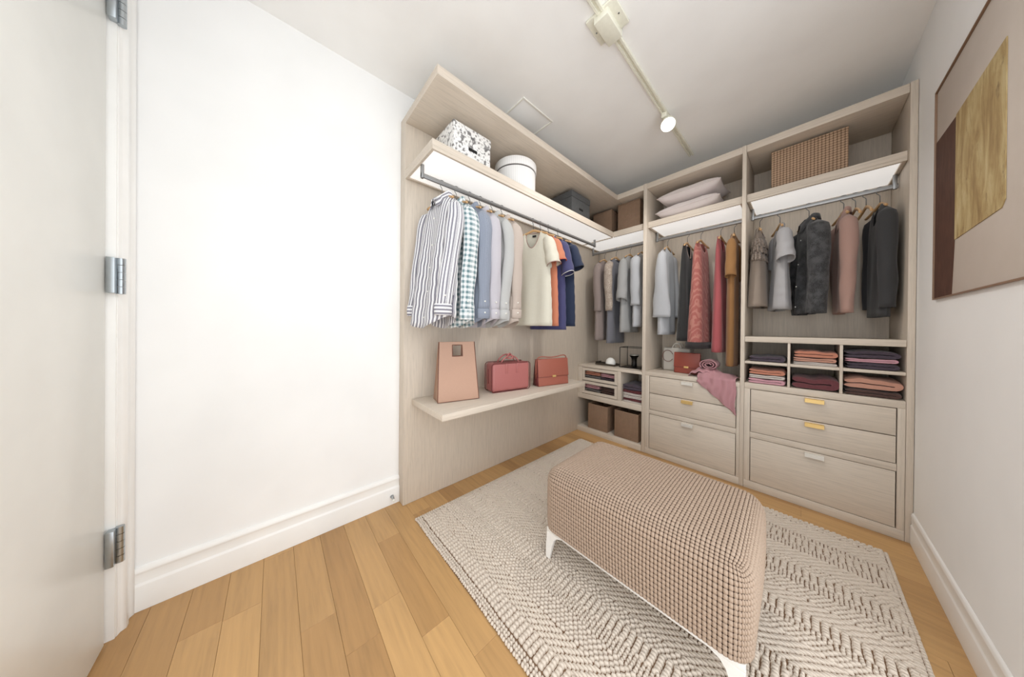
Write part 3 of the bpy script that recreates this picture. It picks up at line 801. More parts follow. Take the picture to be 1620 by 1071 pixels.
m_hole_dark = plain('black_woven_label', (24, 24, 24), .8)
R = math.radians
GL = 'hangers on the left rail'
left = [
 ('shirt', 'grey and white striped long-sleeved shirt, first on the left rail', .740, 8, f_stripe, dict(hemw=.165, Th=.075, T=.042, sa=.036, sb=.052, sb2=.050, slen=.60, sy=-.085, lean=-.06, collar=True, cuff=True, zh=-.87, hemcurve=.07, fold=.010, sleeve='long', buttons=5, dipf=.06)),
 ('shirt', 'teal and white gingham long-sleeved shirt beside the striped one', .838, 5, f_ging, dict(sy=-.02, sleeve='long', collar=True, cuff=True, sb=.055, sb2=.046, slen=.62, zh=-.87, hemcurve=.05)),
 ('shirt', 'blue-grey finely striped long-sleeved shirt after the gingham one', .936, 5, f_blue, dict(sleeve='long', collar=True, cuff=True, sb=.052, slen=.61, hemcurve=.06)),
 ('shirt', 'pale lavender long-sleeved shirt between blue-grey and light grey ones', 1.020, 5, f_lav, dict(sleeve='long', collar=True, cuff=True, sb=.046, slen=.61, hemcurve=.06)),
 ('shirt', 'plain light grey long-sleeved shirt beside the beige one', 1.118, 5, f_lgrey, dict(sleeve='long', collar=True, cuff=True, sb=.044, slen=.61, hemcurve=.05)),
 ('shirt', 'plain beige long-sleeved shirt, last of the long sleeves on left rail', 1.208, 5, f_beige, dict(sleeve='long', collar=True, cuff=True, sb=.050, slen=.60, hemcurve=.05)),
 ('t_shirt', 'cream short-sleeved top with V neck on the left rail', 1.535, 20, f_cream, dict(sleeve='short', slen=.225, sa=.044, sb=.050, sb2=.072, dipf=.14, un=.46, trim=f_pink_trim, zh=-.845, Th=.045, fold=.005, sw=.140, flare=.02)),
 ('t_shirt', 'orange short-sleeved t-shirt on the left rail', 1.622, 16, f_orange, dict(sleeve='short', slen=.19, sa=.040, sb=.045, sb2=.055, dipf=.05, trim=f_orange_trim, zh=-.845, Th=.032, fold=.005, sw=.142, flare=.02)),
 ('t_shirt', 'indigo short-sleeved t-shirt with white sleeve trim on the left rail', 1.722, 16, f_indigo, dict(sleeve='short', slen=.27, sa=.042, sb=.055, sb2=.058, dipf=.05, trim=f_white_trim, zh=-.875, Th=.050, fold=.005, sw=.145, flare=.02)),
 ('t_shirt', 'dark navy short-sleeved t-shirt, farthest on the left rail', 1.852, 14, f_navy, dict(sleeve='short', slen=.21, sa=.042, sb=.045, sb2=.055, dipf=.05, trim=f_dark_trim, zh=-.845, Th=.040, fold=.005, sw=.145, flare=.025)),
]
hl = ['wooden hanger holding the striped shirt', 'wooden hanger holding the gingham shirt', 'wooden hanger holding the blue-grey shirt', 'wooden hanger holding the lavender shirt', 'wooden hanger holding the light grey shirt', 'wooden hanger holding the beige shirt', 'wooden hanger holding the cream V-neck top', 'wooden hanger holding the orange t-shirt', 'wooden hanger holding the indigo t-shirt', 'wooden hanger holding the navy t-shirt']
for i, (nm, lab, yy, rz, mat, kw) in enumerate(left):
    hanger(hl[i], (RX, yy, RZ), R(rz), GL, half=.128, drop=.074, slope=.055)
    kw = {**dict(zn=-.088, zs=-.150), **kw}
    gm = garment(nm, lab, 'shirt', (RX, yy, RZ), R(rz), mat, 'shirts on the left rail', seed=i, **kw)
    if mat is f_cream: lbox('neck_label', m_hole_dark, gm, -.016, .016, .020, .0212, -.128, -.112, 0)

f_mauve = fabric('mauve_grey_crepe', (158, 142, 136)); f_lace = fabric('beige_lace', (176, 160, 146), 'lace', (196, 182, 168), (140, 122, 110), 70)
f_gtop = fabric('soft_grey_jersey', (176, 176, 174), 'melange', (160, 160, 160)); f_pale = fabric('pale_grey_jersey', (198, 200, 204), 'melange', (184, 186, 190)); f_slate = fabric('slate_lining', (122, 122, 130))
f_black = fabric('black_crepe', (44, 44, 44)); f_blush = fabric('blush_satin', (214, 186, 172)); f_rosepat = fabric('rose_pattern', (186, 108, 100), 'wave', (196, 138, 124), p=14)
f_red = fabric('rose_red_satin', (190, 96, 100)); f_ochre = fabric('ochre_velvet', (166, 120, 70)); f_dark = fabric('charcoal_band', (52, 48, 48))
f_sand = fabric('sand_crepe', (166, 150, 136)); f_ruff = fabric('taupe_ruffle', (150, 132, 118), 'lace', (172, 158, 146), (128, 110, 98), 60)
f_silver = fabric('silver_grey_satin', (192, 190, 192)); f_blace = fabric('black_lace', (40, 40, 42), 'lace', (66, 66, 68), (112, 112, 114), 150)
f_pinkk = fabric('dusty_pink_knit', (190, 154, 142), 'melange', (176, 140, 128)); f_char = fabric('charcoal_wool', (62, 62, 64))

def bay_g(nm, lab, cat, x, rz, mat, grp, z=1.972, **kw):
    d = dict(zn=-.098, zs=-.150); d.update(kw)
    return garment(nm, lab, cat, (x, RY, z), R(rz), mat, grp, **d)
def bay_h(lab, x, rz, grp, z=1.972, **kw):
    d = dict(half=.128, drop=.080, slope=.055); d.update(kw)
    return hanger(lab, (x, RY, z), R(rz), grp, **d)
G1, G2, G3 = 'clothes in the corner bay', 'clothes in the middle bay', 'clothes in the right bay'
H1, H2, H3 = 'hangers in the corner bay', 'hangers in the middle bay', 'hangers in the right bay'
# corner bay: seen from its right-hand front
bay_h('wooden hanger holding the mauve-grey blouse', -1.478, 90, H1); bay_g('blouse', 'mauve-grey long-sleeved blouse, first in the corner bay', 'blouse', -1.478, 90, f_mauve, G1, sleeve='long', slen=.52, sa=.035, sb=.040, sb2=.038, T=.024, Th=.036, zh=-.975, seed=21)
bay_h('wooden hanger holding the beige lace blouse', -1.345, 88, H1); bay_g('blouse', 'beige lace long-sleeved blouse with slate lining in the corner bay', 'blouse', -1.345, 88, f_slate, G1, smat=f_lace, sleeve='long', slen=.52, sa=.038, sb=.044, sb2=.036, T=.024, Th=.034, zh=-1.0, seed=22)
bay_h('wooden hanger holding the soft grey top', -1.195, 86, H1); bay_g('blouse', 'soft grey three-quarter-sleeved top in the corner bay', 'blouse', -1.195, 86, f_gtop, G1, sleeve='short', slen=.42, sa=.042, sb=.040, sb2=.050, T=.024, Th=.042, zh=-.885, seed=23, flare=.0)
bay_h('wooden hanger holding the pale grey top', -1.075, 88, H1); bay_g('blouse', 'pale grey long-sleeved top, last in the corner bay beside the divider', 'blouse', -1.075, 88, f_pale, G1, sleeve='long', slen=.48, sa=.040, sb=.042, sb2=.042, T=.024, Th=.036, zh=-.83, seed=24)
# middle bay
bay_h('wooden hanger holding the pale grey draped blouse', -.848, 90, H2); bay_g('blouse', 'pale grey draped blouse with wide sleeves in the middle bay', 'blouse', -.848, 90, f_pale, G2, sleeve='long', slen=.60, sa=.045, sb=.034, sb2=.075, T=.028, Th=.040, zh=-.90, seed=25)
bay_h('wooden hanger holding the black dress', -.690, 88, H2)
g_ = bay_g('dress', 'black sleeveless dress with blush neckline edging in the middle bay', 'dress', -.690, 88, f_black, G2, dipf=.13, un=.60, sw=.115, hemw=.165, T=.020, Th=.046, zh=-.95, seed=26, zs=-.14, trim=f_blush)
bay_h('wooden hanger holding the rose patterned dress', -.590, 84, H2)
g_ = bay_g('dress', 'rose swirl-patterned sleeveless dress with charcoal hem band in the middle bay', 'dress', -.590, 84, f_rosepat, G2, dipf=.10, un=.56, sw=.125, hemw=.180, T=.028, Th=.062, zh=-.985, seed=27)
hb = []
for zz, k in ((-.955, 1.03), (-1.008, 1.05)):
    a = np.linspace(0, 2 * np.pi, 40, endpoint=False); hb.append(np.stack([.1815 * k * np.sign(np.cos(a)) * np.abs(np.cos(a)) ** .7, .074 * k * np.sin(a), np.full(40, zz)], 1))
solid(link('hem_band', mesh_np('hem_band', np.concatenate(hb), grid_faces(2, 40, True)), f_dark, g_), .003)
bay_h('wooden hanger holding the rose red dress', -.455, 88, H2); bay_g('dress', 'slim rose red sleeveless dress in the middle bay', 'dress', -.455, 88, f_red, G2, dipf=.12, un=.62, sw=.110, hemw=.150, T=.018, Th=.038, zh=-1.03, seed=28, waist=.12, trim=f_red)
bay_h('wooden hanger holding the ochre dress', -.370, 90, H2); bay_g('dress', 'long ochre velvet dress at the right end of the middle bay', 'dress', -.370, 90, f_ochre, G2, sleeve='short', slen=.30, sa=.028, sb=.030, sb2=.034, T=.022, Th=.030, zh=-1.13, seed=29, sw=.13, hemw=.15)
# right bay: fronts turned to the left
ZR = 1.975
bay_h('wooden hanger holding the sand top', -.222, 90, H3, ZR); g_ = bay_g('top', 'sand sleeveless top with ruffled taupe yoke in the right bay', 'top', -.222, 86, f_sand, G3, ZR, dipf=.06, un=.5, sw=.11, hemw=.16, T=.022, Th=.052, zh=-.685, seed=30)
for k, (zz, rr_) in enumerate(((-.20, .118), (-.245, .130), (-.30, .140))):
    a = np.linspace(0, 2 * np.pi, 60, endpoint=False); rf = []
    for j, dz in enumerate((.012, -.02, -.05)):
        wv = 1 + (.03 + .05 * j) * np.sin(a * 11 + k * 2)
        rf.append(np.stack([rr_ * np.cos(a) * wv, .034 * (1 + .12 * j) * np.sin(a) * wv, np.full(60, zz + dz)], 1))
    solid(link('ruffle', mesh_np('ruffle', np.concatenate(rf), grid_faces(3, 60, True)), f_ruff, g_), .0015)
bay_h('wooden hanger holding the silver-grey blouse', -.115, -76, H3, ZR); bay_g('blouse', 'silver-grey blouse with rolled short sleeves in the right bay', 'blouse', -.115, -78, f_silver, G3, ZR, sleeve='short', slen=.23, sa=.045, sb=.036, sb2=.044, flare=.035, T=.022, Th=.042, zh=-.71, dipf=.16, un=.5, seed=31, trim=f_silver, sw=.13, fold=.010)
bay_h('wooden hanger holding the black lace jacket', .024, -74, H3, ZR); bay_g('jacket', 'black lace jacket with stand collar in the right bay', 'jacket', .024, -74, f_blace, G3, ZR, sleeve='long', slen=.60, sa=.045, sb=.054, sb2=.038, T=.034, Th=.046, zh=-.74, collar=True, buttons=4, seed=32, fold=.010, dipf=.07)
bay_h('wooden hanger holding the dusty pink blouse', .172, -80, H3, ZR); bay_g('blouse', 'dusty pink knit blouse with open collar in the right bay', 'blouse', .170, -85, f_pinkk, G3, ZR, sleeve='long', slen=.60, sa=.040, sb=.040, sb2=.026, T=.022, Th=.026, sw=.13, hemw=.14, zh=-.74, collar=True, seed=33, dipf=.12)
bay_h('empty wooden hanger beside the dusty pink blouse', .218, -82, H3, ZR, half=.15, slope=.075)
bay_h('empty wooden hanger next to the charcoal jacket', .258, -82, H3, ZR, half=.15, slope=.075)
bay_h('wooden hanger holding the charcoal jacket', .308, -80, H3, ZR); bay_g('jacket', 'charcoal wool long-sleeved jacket at the right end of the right bay', 'jacket', .306, -84, f_char, G3, ZR, sleeve='long', slen=.575, sa=.034, sb=.038, sb2=.030, T=.019, Th=.024, zh=-.77, seed=34, dipf=.12, sw=.13, hemw=.135, fold=.004)

# ------------------------------------------------------------------ storage boxes on the upper shelves
t = NT('floral_print_card', .6); v = t.coord('Object', (1, 1, 1)); vo = t.n('ShaderNodeTexVoronoi'); vo.inputs['Scale'].default_value = 34; t.l(v, vo.inputs['Vector'])
nz = t.noise(v, 42, 5, .7, 1.5); f_ = t.math('ADD', t.math('MULTIPLY', vo.outputs['Distance'], .55), t.math('MULTIPLY', nz, .62))
t.col(t.ramp(f_, [(.36, (110, 108, 106)), (.46, (214, 212, 210)), (.54, (240, 239, 237)), (.66, (236, 235, 233)), (.74, (120, 118, 118))])); m_floral = t.m
m_hole = plain('handle_slot_black', (14, 14, 14), .8)
def lidded_box(name, label, loc, w, d, h, mat, rz=0, slot=True, group='storage boxes on the upper shelf'):
    """w along local y (front face on +x)"""
    b = thing(name, label, 'box', loc, rz, group)
    lbox('body', mat, b, -d + .004, -.003, -w / 2 + .003, w / 2 - .003, .0005, h - .055, .003)
    lbox('lid', mat, b, -d, 0, -w / 2, w / 2, h - .0545, h, .004)
    if slot: lbox('handle_slot', m_hole, b, -.004, -.0022, -.032, .032, h * .44, h * .44 + .020, .0008)
    return b
lidded_box('storage_box', 'black and white floral print storage box with lid', (-1.375, .905, S_), .275, .25, .245, m_floral)
m_greyc = fabric('grey_canvas', (74, 75, 76), 'melange', (84, 85, 86))
lidded_box('storage_box', 'dark grey canvas storage box with lid', (-1.385, 2.105, S_), .30, .245, .262, m_greyc)
t = NT('white_pleated_card', .7); tc = t.n('ShaderNodeTexCoord'); sx_ = t.n('ShaderNodeSeparateXYZ'); t.l(tc.outputs['Object'], sx_.inputs[0])
an = t.math('ARCTAN2', sx_.outputs[1], sx_.outputs[0]); st_ = t.math('SINE', t.math('MULTIPLY', an, 70)); t.col(t.mix(t.math('MULTIPLY_ADD', st_, .5, .5), (228, 226, 224), (244, 243, 241))); m_round = t.m
rb = thing('hat_box', 'round white lidded hat box on the left upper shelf', 'box', (-1.475, 1.355, S_), 0, 'storage boxes on the upper shelf')
lathe('body', m_round, rb, [(.148, .0005), (.150, .004), (.150, .175)], 48)
lathe('band', plain('grey_ribbon', (96, 92, 90), .6), rb, [(.1515, .1755), (.1515, .182)], 48)
lathe('lid', m_round, rb, [(.156, .1825), (.157, .186), (.157, .236), (.152, .242), (.02, .244)], 48)

m_bask = weave('woven_rattan', (164, 134, 110), (84, 60, 42), .0125)
m_bask2 = weave('woven_rattan_large', (184, 154, 127), (92, 66, 46), .0155)
m_inside = plain('basket_dark_inside', (52, 38, 30), .9)
def basket(label, x0, x1, yf, d, z0, h, mat, group, open_top=False):
    b = thing('woven_basket', label, 'basket', ((x0 + x1) / 2, yf, z0), 0, group)
    w = (x1 - x0) / 2
    if open_top:
        mb = MB(); tw = .008
        mb.box(-w, w, 0, tw, .001, h); mb.box(-w, w, d - tw, d, .001, h); mb.box(-w, -w + tw, tw + .0002, d - tw - .0002, .001, h); mb.box(w - tw, w, tw + .0002, d - tw - .0002, .001, h)
        o = link('body', mb.mesh('body', .002, 2), mat, b); box_uv(o)
        lbox('bottom', m_inside, b, -w + tw + .001, w - tw - .001, tw + .001, d - tw - .001, .001, .012, .001)
        r = .004; pts = [(-w + r, r, h), (w - r, r, h), (w - r, d - r, h), (-w + r, d - r, h)]
    else:
        o = lbox('body', mat, b, -w, w, 0, d, .001, h - .012, .006, 3); box_uv(o)
        l = lbox('lid', mat, b, -w - .001, w + .001, -.001, d + .001, h - .0115, h, .004, 2); box_uv(l)
    return b
basket('smaller woven brown basket in the corner upper shelf beside the grey box', -1.560, -1.345, 2.60, .22, S_, .272, m_bask, 'woven baskets in the wardrobe')
basket('taller woven brown basket on the corner upper shelf beside the divider', -1.275, -1.055, 2.595, .22, S_, .284, m_bask, 'woven baskets in the wardrobe')
basket('wide pale woven basket on the right bay upper shelf', -.157, .180, 2.595, .24, S_, .276, m_bask2, 'woven baskets in the wardrobe')
basket('left woven brown basket in the bottom cubby of the corner bay', -1.545, -1.325, 2.515, .30, .0555, .262, m_bask, 'woven baskets in the wardrobe', True)
basket('right woven brown basket in the bottom cubby of the corner bay', -1.250, -1.018, 2.515, .30, .0555, .262, m_bask, 'woven baskets in the wardrobe', True)

# pillows
m_pil = fabric('pale_pink_linen', (255, 244, 240), 'lace', (234, 222, 220), (252, 240, 238), 30)
def pillow(label, loc, rz, w, d, h, mat, tilt=0):
    n = 26; a = np.linspace(-1, 1, n); X, Y = np.meshgrid(a, a, indexing='ij')
    prof = ((1 - np.abs(X) ** 3.0) * (1 - np.abs(Y) ** 3.0)) ** .42
    pin = 1 - .10 * (1 - np.abs(X) ** 2) * 0
    xx = X * w / 2 * (1 - .07 * (1 - X ** 2 * 0) * (np.abs(Y) < 2) * (1 - np.abs(Y)) ** 1 * 0) ; 
    xx = w / 2 * X * (1 - .06 * (1 - np.abs(Y) ** 2)); yy = d / 2 * Y * (1 - .06 * (1 - np.abs(X) ** 2))
    wob = .006 * np.sin(X * 7 + Y * 3) * (1 - X ** 2) * (1 - Y ** 2)
    up = np.stack([xx, yy, h / 2 + (h / 2) * prof + wob], -1).reshape(-1, 3); dn = np.stack([xx, yy, h / 2 - (h / 2) * prof], -1).reshape(-1, 3)
    p = thing('pillow', label, 'pillow', loc, rz, 'pillows on the upper shelf')
    uv = np.stack([xx, yy], -1).reshape(-1, 2)
    V = np.concatenate([up, dn]); F = np.concatenate([grid_faces(n, n), grid_faces(n, n)[:, ::-1] + n * n])
    link('cover', mesh_np('cover', V, F, np.concatenate([uv, uv])), mat, p)
    edge = [up[i * n] for i in range(n)] + [up[(n - 1) * n + j] for j in range(1, n)] + [up[i * n + n - 1] for i in range(n - 2, -1, -1)] + [up[j] for j in range(n - 2, 0, -1)]
    V2, F2 = tube(np.array(edge), .0028, 6, closed=True); link('piping', mesh_np('piping', V2, F2), mat, p)
    return p
pillow('lower of two pale pink pillows on the middle upper shelf', (-.655, 2.70, S_ + .001), R(-4), .47, .34, .125, m_pil)
pillow('upper of two pale pink pillows on the middle upper shelf', (-.652, 2.70, S_ + .128), R(-2), .46, .34, .120, m_pil)

# ------------------------------------------------------------------ bags on the left shelf
def leather(name, c):
    return plain(name, tuple(x * .86 for x in c), .45, bump=.08, bscale=220)
m_peach = leather('peach_leather', (212, 168, 142)); m_pinkl = leather('rose_pink_leather', (196, 118, 114)); m_coral = leather('coral_leather', (184, 106, 88)); m_edge = leather('oxblood_piping', (122, 50, 50)); m_edge2 = leather('brown_edge_paint', (128, 78, 60)); m_ivory = leather('ivory_leather', (214, 208, 198)); m_brick = leather('brick_leather', (170, 82, 66))
ZB = .6635
def shelf_bag(nm, label, A, B, grp='handbags'):
    """thing whose local x runs from A to B along the front foot, local -y is the front"""
    A = np.array(A); B = np.array(B); c = (A + B) / 2; ang = math.atan2(B[1] - A[1], B[0] - A[0])
    return thing(nm, label, 'bag', (c[0], c[1], ZB if c[0] < -1.2 else .7385), ang, grp), float(np.linalg.norm(B - A))
# tall tote with a square cut-out
tb, wt = shelf_bag('tote_bag', 'tall peach leather tote with square cut-out handle on the left shelf', (-1.455, .722), (-1.392, .975), 'handbags on the left shelf')
w0, w1, Ht_, d0, d1 = wt / 2, wt / 2 - .016, .365, .125, .018
hxw, hz0, hz1 = .036, .275, .345
for side in (0, 1):
    def PP(x, z, off):
        k = z / Ht_; half = (d0 + (d1 - d0) * k) / 2; sh = (w0 + (w1 - w0) * k) / w0
        y = (-half if side == 0 else half) + d0 / 2 + off * (1 if side == 0 else -1); return (x * sh, y, z)
    xs_ = [-w0, -hxw, hxw, w0]; zs_ = [.001, hz0, hz1, Ht_]; V = []; F = []
    for off in (0, .0045):
        for z in zs_:
            for x in xs_: V.append(PP(x, z, off))
    id_ = lambda l, i, j: l * 16 + i * 4 + j
    for i in range(3):
        for j in range(3):
            if (i, j) == (1, 1): continue
            F.append((id_(0, i, j), id_(0, i, j + 1), id_(0, i + 1, j + 1), id_(0, i + 1, j))); F.append((id_(1, i + 1, j), id_(1, i + 1, j + 1), id_(1, i, j + 1), id_(1, i, j)))
    ring = [(0, j) for j in range(4)] + [(i, 3) for i in range(1, 4)] + [(3, j) for j in (2, 1, 0)] + [(i, 0) for i in (2, 1)]
    for k in range(len(ring)): a, b = ring[k], ring[(k + 1) % len(ring)]; F.append((id_(0, *b), id_(0, *a), id_(1, *a), id_(1, *b)))
    hr = [(1, 1), (1, 2), (2, 2), (2, 1)]
    for k in range(4): a, b = hr[k], hr[(k + 1) % 4]; F.append((id_(0, *a), id_(0, *b), id_(1, *b), id_(1, *a)))
    me = mesh_np('face_panel', V, F, smooth=False); bm = bmesh.new(); bm.from_mesh(me); bmesh.ops.recalc_face_normals(bm, faces=bm.faces); bm.to_mesh(me); bm.free()
    pn = link('face_panel', me, m_peach, tb)
    if side == 0:
        fr = [(-hxw, hz0), (hxw, hz0), (hxw, hz1), (-hxw, hz1)]; loop = []
        for (xa, za), (xb, zb2) in zip(fr, fr[1:] + fr[:1]):
            for q in np.linspace(0, 1, 4)[:-1]: loop.append(PP(xa + (xb - xa) * q, za + (zb2 - za) * q, .001))
        V2, F2 = tube(np.array(loop), .003, 6, closed=True); link('cutout_edging', mesh_np('cutout_edging', V2, F2), m_edge2, pn)
        V2, F2 = tube(np.array([PP(-w0, Ht_, 0), PP(-w0, .003, 0), PP(w0, .003, 0), PP(w0, Ht_, 0)]), .0028, 6); link('piping', mesh_np('piping', V2, F2), m_edge2, pn)
for sx in (-1, 1):
    V = []; n = 9
    for i in range(n):
        k = i / (n - 1); z = .002 + (Ht_ - .012) * k; half = (d0 + (d1 - d0) * k) / 2; sh = w0 + (w1 - w0) * k; inn = .016 * k + .010 * math.sin(k * 3)
        V += [(sx * (sh - .003), d0 / 2 - half + .002, z), (sx * (sh - .003 - inn), d0 / 2, z), (sx * (sh - .003), d0 / 2 + half - .002, z)]
    o = solid(link('gusset', mesh_np('gusset', V, grid_faces(n, 3)), m_peach, tb), .003)
lbox('base', m_peach, tb, -w0 + .004, w0 - .004, .005, d0 - .005, .0006, .008, .001)

# structured case bag
cb, wc = shelf_bag('handbag', 'rose pink box handbag with knotted handles on the left shelf', (-1.438, 1.118), (-1.378, 1.432), 'handbags on the left shelf')
wh = wc / 2; ch, cd = .205, .115
body = lbox('body', m_pinkl, cb, -wh, wh, 0, cd, .001, ch, .024, 5, True)
for yy in (.004, cd - .004):
    r = .022; loop = []
    for cx0, cz0, a0 in ((wh - r, r, -90), (wh - r, ch - r, 0), (-wh + r, ch - r, 90), (-wh + r, r, 180)):
        for a in np.linspace(a0, a0 + 90, 6): loop.append((cx0 + (r + .001) * math.cos(R(a)), yy, cz0 + .001 + r * math.sin(R(a))))
    V2, F2 = tube(np.array(loop), .0032, 6, closed=True); link('piping', mesh_np('piping', V2, F2), m_edge, body)
tube_obj('zip', m_edge, body, [(-wh - .0005, cd / 2, .06), (-wh - .0005, cd / 2, ch - .05), (-wh + .012, cd / 2, ch - .012), (-wh + .04, cd / 2, ch + .0005), (0, cd / 2, ch + .001), (wh - .04, cd / 2, ch + .0005)], .003, 6)
for yy, hh in ((.028, .052), (cd - .03, .058)):
    pts = [(.075 * math.cos(a), yy + .012 * math.sin(a * 2), ch - .004 + hh * math.sin(a)) for a in np.linspace(.02, math.pi - .02, 16)]
    tube_obj('handle', m_pinkl, cb, pts, .0055, 8)
kn = [(.022 * math.cos(a) - .006, cd / 2 - .03 + .012 * math.sin(2 * a), ch + .046 + .018 * math.sin(a)) for a in np.linspace(0, 2 * math.pi, 20, endpoint=False)]
V2, F2 = tube(np.array(kn), .006, 8, closed=True); link('handle_knot', mesh_np('handle_knot', V2, F2), m_pinkl, cb)
for xo in (-.045, .045): lbox('handle_tab', m_pinkl, cb, xo - .009, xo + .009, -.0035, .0005, ch - .075, ch - .004, .0015)

def flap_bag(label, A, B, h, d, mat, name='handbag', strap=True, grp='handbags on the left shelf', flap=.66, clasp=True):
    b, w = shelf_bag(name, label, A, B, grp); wh = w / 2
    body = link('body', MB().prism([(0, .001), (d, .001), (d * .72, h - .006), (d * .25, h - .006)], 'x', -wh, wh).mesh('body', .005, 3, (0, 0, 0), True), mat, b)
    zf = h * (1 - flap)
    fy = lambda z: d * .25 * z / h
    fl = MB().prism([(fy(zf) - .0055, zf), (fy(h) - .005, h - .004), (d * .30, h + .001), (d * .72, h - .003), (d * .72, h - .0055), (d * .28, h - .0055), (fy(h) - .0005, h - .008), (fy(zf) - .0005, zf)], 'x', -wh - .002, wh + .002)
    flp = link('flap', fl.mesh('flap', .0015, 2, (0, 0, 0), True), mat, b)
    tube_obj('flap_edge', m_edge, flp, [(-wh - .002, fy(zf) - .004, zf), (wh + .002, fy(zf) - .004, zf)], .0018, 6)
    if clasp: lbox('clasp', m_gold, flp, -.017, .017, fy(zf) - .011, fy(zf) - .0045, zf - .006, zf + .010, .0015)
    for sx in (-1, 1):
        n = 7; V = []
        for i in range(n):
            k = i / (n - 1); z = .004 + (h - .02) * k
            V += [(sx * (wh + .0008), d * .25 * k * .9 + .004, z), (sx * (wh - .006 * k + .0008), d * .5, z), (sx * (wh + .0008), d - d * .28 * k - .004, z)]
        solid(link('gusset', mesh_np('gusset', V, grid_faces(n, 3)), m_edge, b), .0015)
    if strap:
        pts = [(-wh - .004, d * .45, h * .45), (-wh - .006, d * .45, h - .005), (-wh * .75, d * .45, h + .022), (-wh * .2, d * .5, h + .008), (wh * .3, d * .5, h + .010), (wh * .85, d * .45, h + .026), (wh + .004, d * .45, h + .012), (wh + .005, d * .45, h - .03)]
        P = np.array(pts); tt = np.linspace(0, 1, 28); Q = np.stack([np.interp(tt, np.linspace(0, 1, len(P)), P[:, i]) for i in range(3)], 1)
        for _ in range(3): Q[1:-1] = (Q[:-2] + 2 * Q[1:-1] + Q[2:]) / 4
        tube_obj('strap', mat, b, Q, .0045, 8)
    return b
flap_bag('coral leather flap handbag with gold clasp on the left shelf', (-1.366, 1.520), (-1.300, 1.812), .212, .085, m_coral)

# ------------------------------------------------------------------ things on the middle counter
wb = thing('handbag', 'ivory leather handbag with short handles behind the brick clutch', 'bag', (-.772, 2.72, .7385), R(-4), 'bags on the middle counter')
lbox('body', m_ivory, wb, -.112, .112, 0, .085, .001, .212, .012, 4, True)
for yy in (.012, .072):
    tube_obj('handle', m_ivory, wb, [(.034 * math.cos(a), yy, .205 + .048 * math.sin(a)) for a in np.linspace(0, math.pi, 14)], .005, 8)
lp = [(-.068 + .045 * math.cos(a), -.004, .135 + .052 * math.sin(a)) for a in np.linspace(R(20), R(330), 18)]
tube_obj('looped_strap', leather('taupe_cord', (150, 110, 100)), wb, lp, .0028, 6)
flap_bag('brick red leather clutch with gold clasp on the middle counter', (-.765, 2.640), (-.575, 2.632), .180, .06, m_brick, 'clutch_bag', False, 'bags on the middle counter', flap=.70)

# pink scarf: bunched on the counter and hanging over the edge
m_scarf = fabric('pink_cashmere', (206, 152, 158))
sc = thing('scarf', 'dusty pink scarf bunched on the middle counter and hanging over the drawers', 'scarf', (-.44, 2.52, .7385))
nu, nv = 34, 40; V = []; UV = []
for j in range(nv):
    t_ = j / (nv - 1)
    for i in range(nu):
        u_ = i / (nu - 1)
        # right edge drops lowest; the left edge slants down to the right
        drop = .035 + .205 * u_ ** 1.05
        xl = -.115 + .235 * u_
        if t_ < .38:
            q = t_ / .38; yv = .165 - q * .195; zv = .012 + .050 * math.sin(q * math.pi) * (.6 + .4 * math.sin(u_ * 5)) + .012 * math.sin(u_ * 17 + q * 3) * (1 - q) + .004
        else:
            q = (t_ - .38) / .62; yv = -.036 - .006 * math.sin(q * 3) ; zv = .014 * math.cos(min(1, q * 5) * math.pi / 2) - drop * q
        ripple = .0085 * math.sin(u_ * 21 + 2.5 * t_) * (1 if t_ > .3 else t_ / .3)
        V.append((xl + .004 * math.sin(t_ * 14), min(yv, .3) + ripple - (.006 if t_ > .36 else 0), max(zv, -.4))); UV.append((xl, t_))
solid(link('draped_length', mesh_np('draped_length', V, grid_faces(nv, nu), UV), m_scarf, sc), .003)
V = []; n_ = 90
for yy in np.linspace(.02, .15, 6):
    for i in range(n_):
        a = i / (n_ - 1) * 2.6 * 2 * math.pi; r = .012 + .040 * i / (n_ - 1)
        V.append((-.055 + r * math.cos(a) * 1.15, yy, .100 + r * .78 * math.sin(a) + .004 * math.sin(yy * 60)))
solid(link('rolled_fold', mesh_np('rolled_fold', V, grid_faces(6, n_)), m_scarf, sc), .006)
nu, nv = 24, 20; V = []
for j in range(nv):
    for i in range(nu):
        u_ = -1 + 2 * i / (nu - 1); v_ = j / (nv - 1)
        r = max(0, 1 - u_ * u_); V.append((-.075 + u_ * .115, .005 + .15 * v_, .004 + .075 * (r ** .7) * (math.sin(math.pi * (.12 + .76 * v_)) ** .6) + .007 * math.sin(u_ * 14 + v_ * 4)))
solid(link('bunched_fold', mesh_np('bunched_fold', V, grid_faces(nv, nu)), m_scarf, sc), .003)

# ------------------------------------------------------------------ things on the corner counter
m_blackm = plain('black_metal', (40, 38, 36), .4, .5)
ty = thing('tray', 'dark metal tray on the corner counter', 'tray', (-1.405, 2.66, .7295))
mb = MB(); mb.box(-.108, .108, -.065, .065, .0005, .006); mb.box(-.108, .108, -.065, -.060, .0062, .020); mb.box(-.108, .108, .060, .065, .0062, .020); mb.box(-.108, -.103, -.0598, .0598, .0062, .034); mb.box(.103, .108, -.0598, .0598, .0062, .020)
link('tray_body', mb.mesh('tray_body', .001, 1), plain('bronze_tray_metal', (92, 84, 74), .4, .6), ty)
dm = thing('dome_ornament', 'white dome ornament standing on the dark tray', 'ornament', (-1.368, 2.655, .736))
lathe('dome', plain('matte_white_ceramic', (238, 236, 230), .5), dm, [(.049, .0005), (.050, .006)] + [(.050 * math.cos(a), .02 + .058 * math.sin(a)) for a in np.linspace(0, 1.5, 10)], 32)
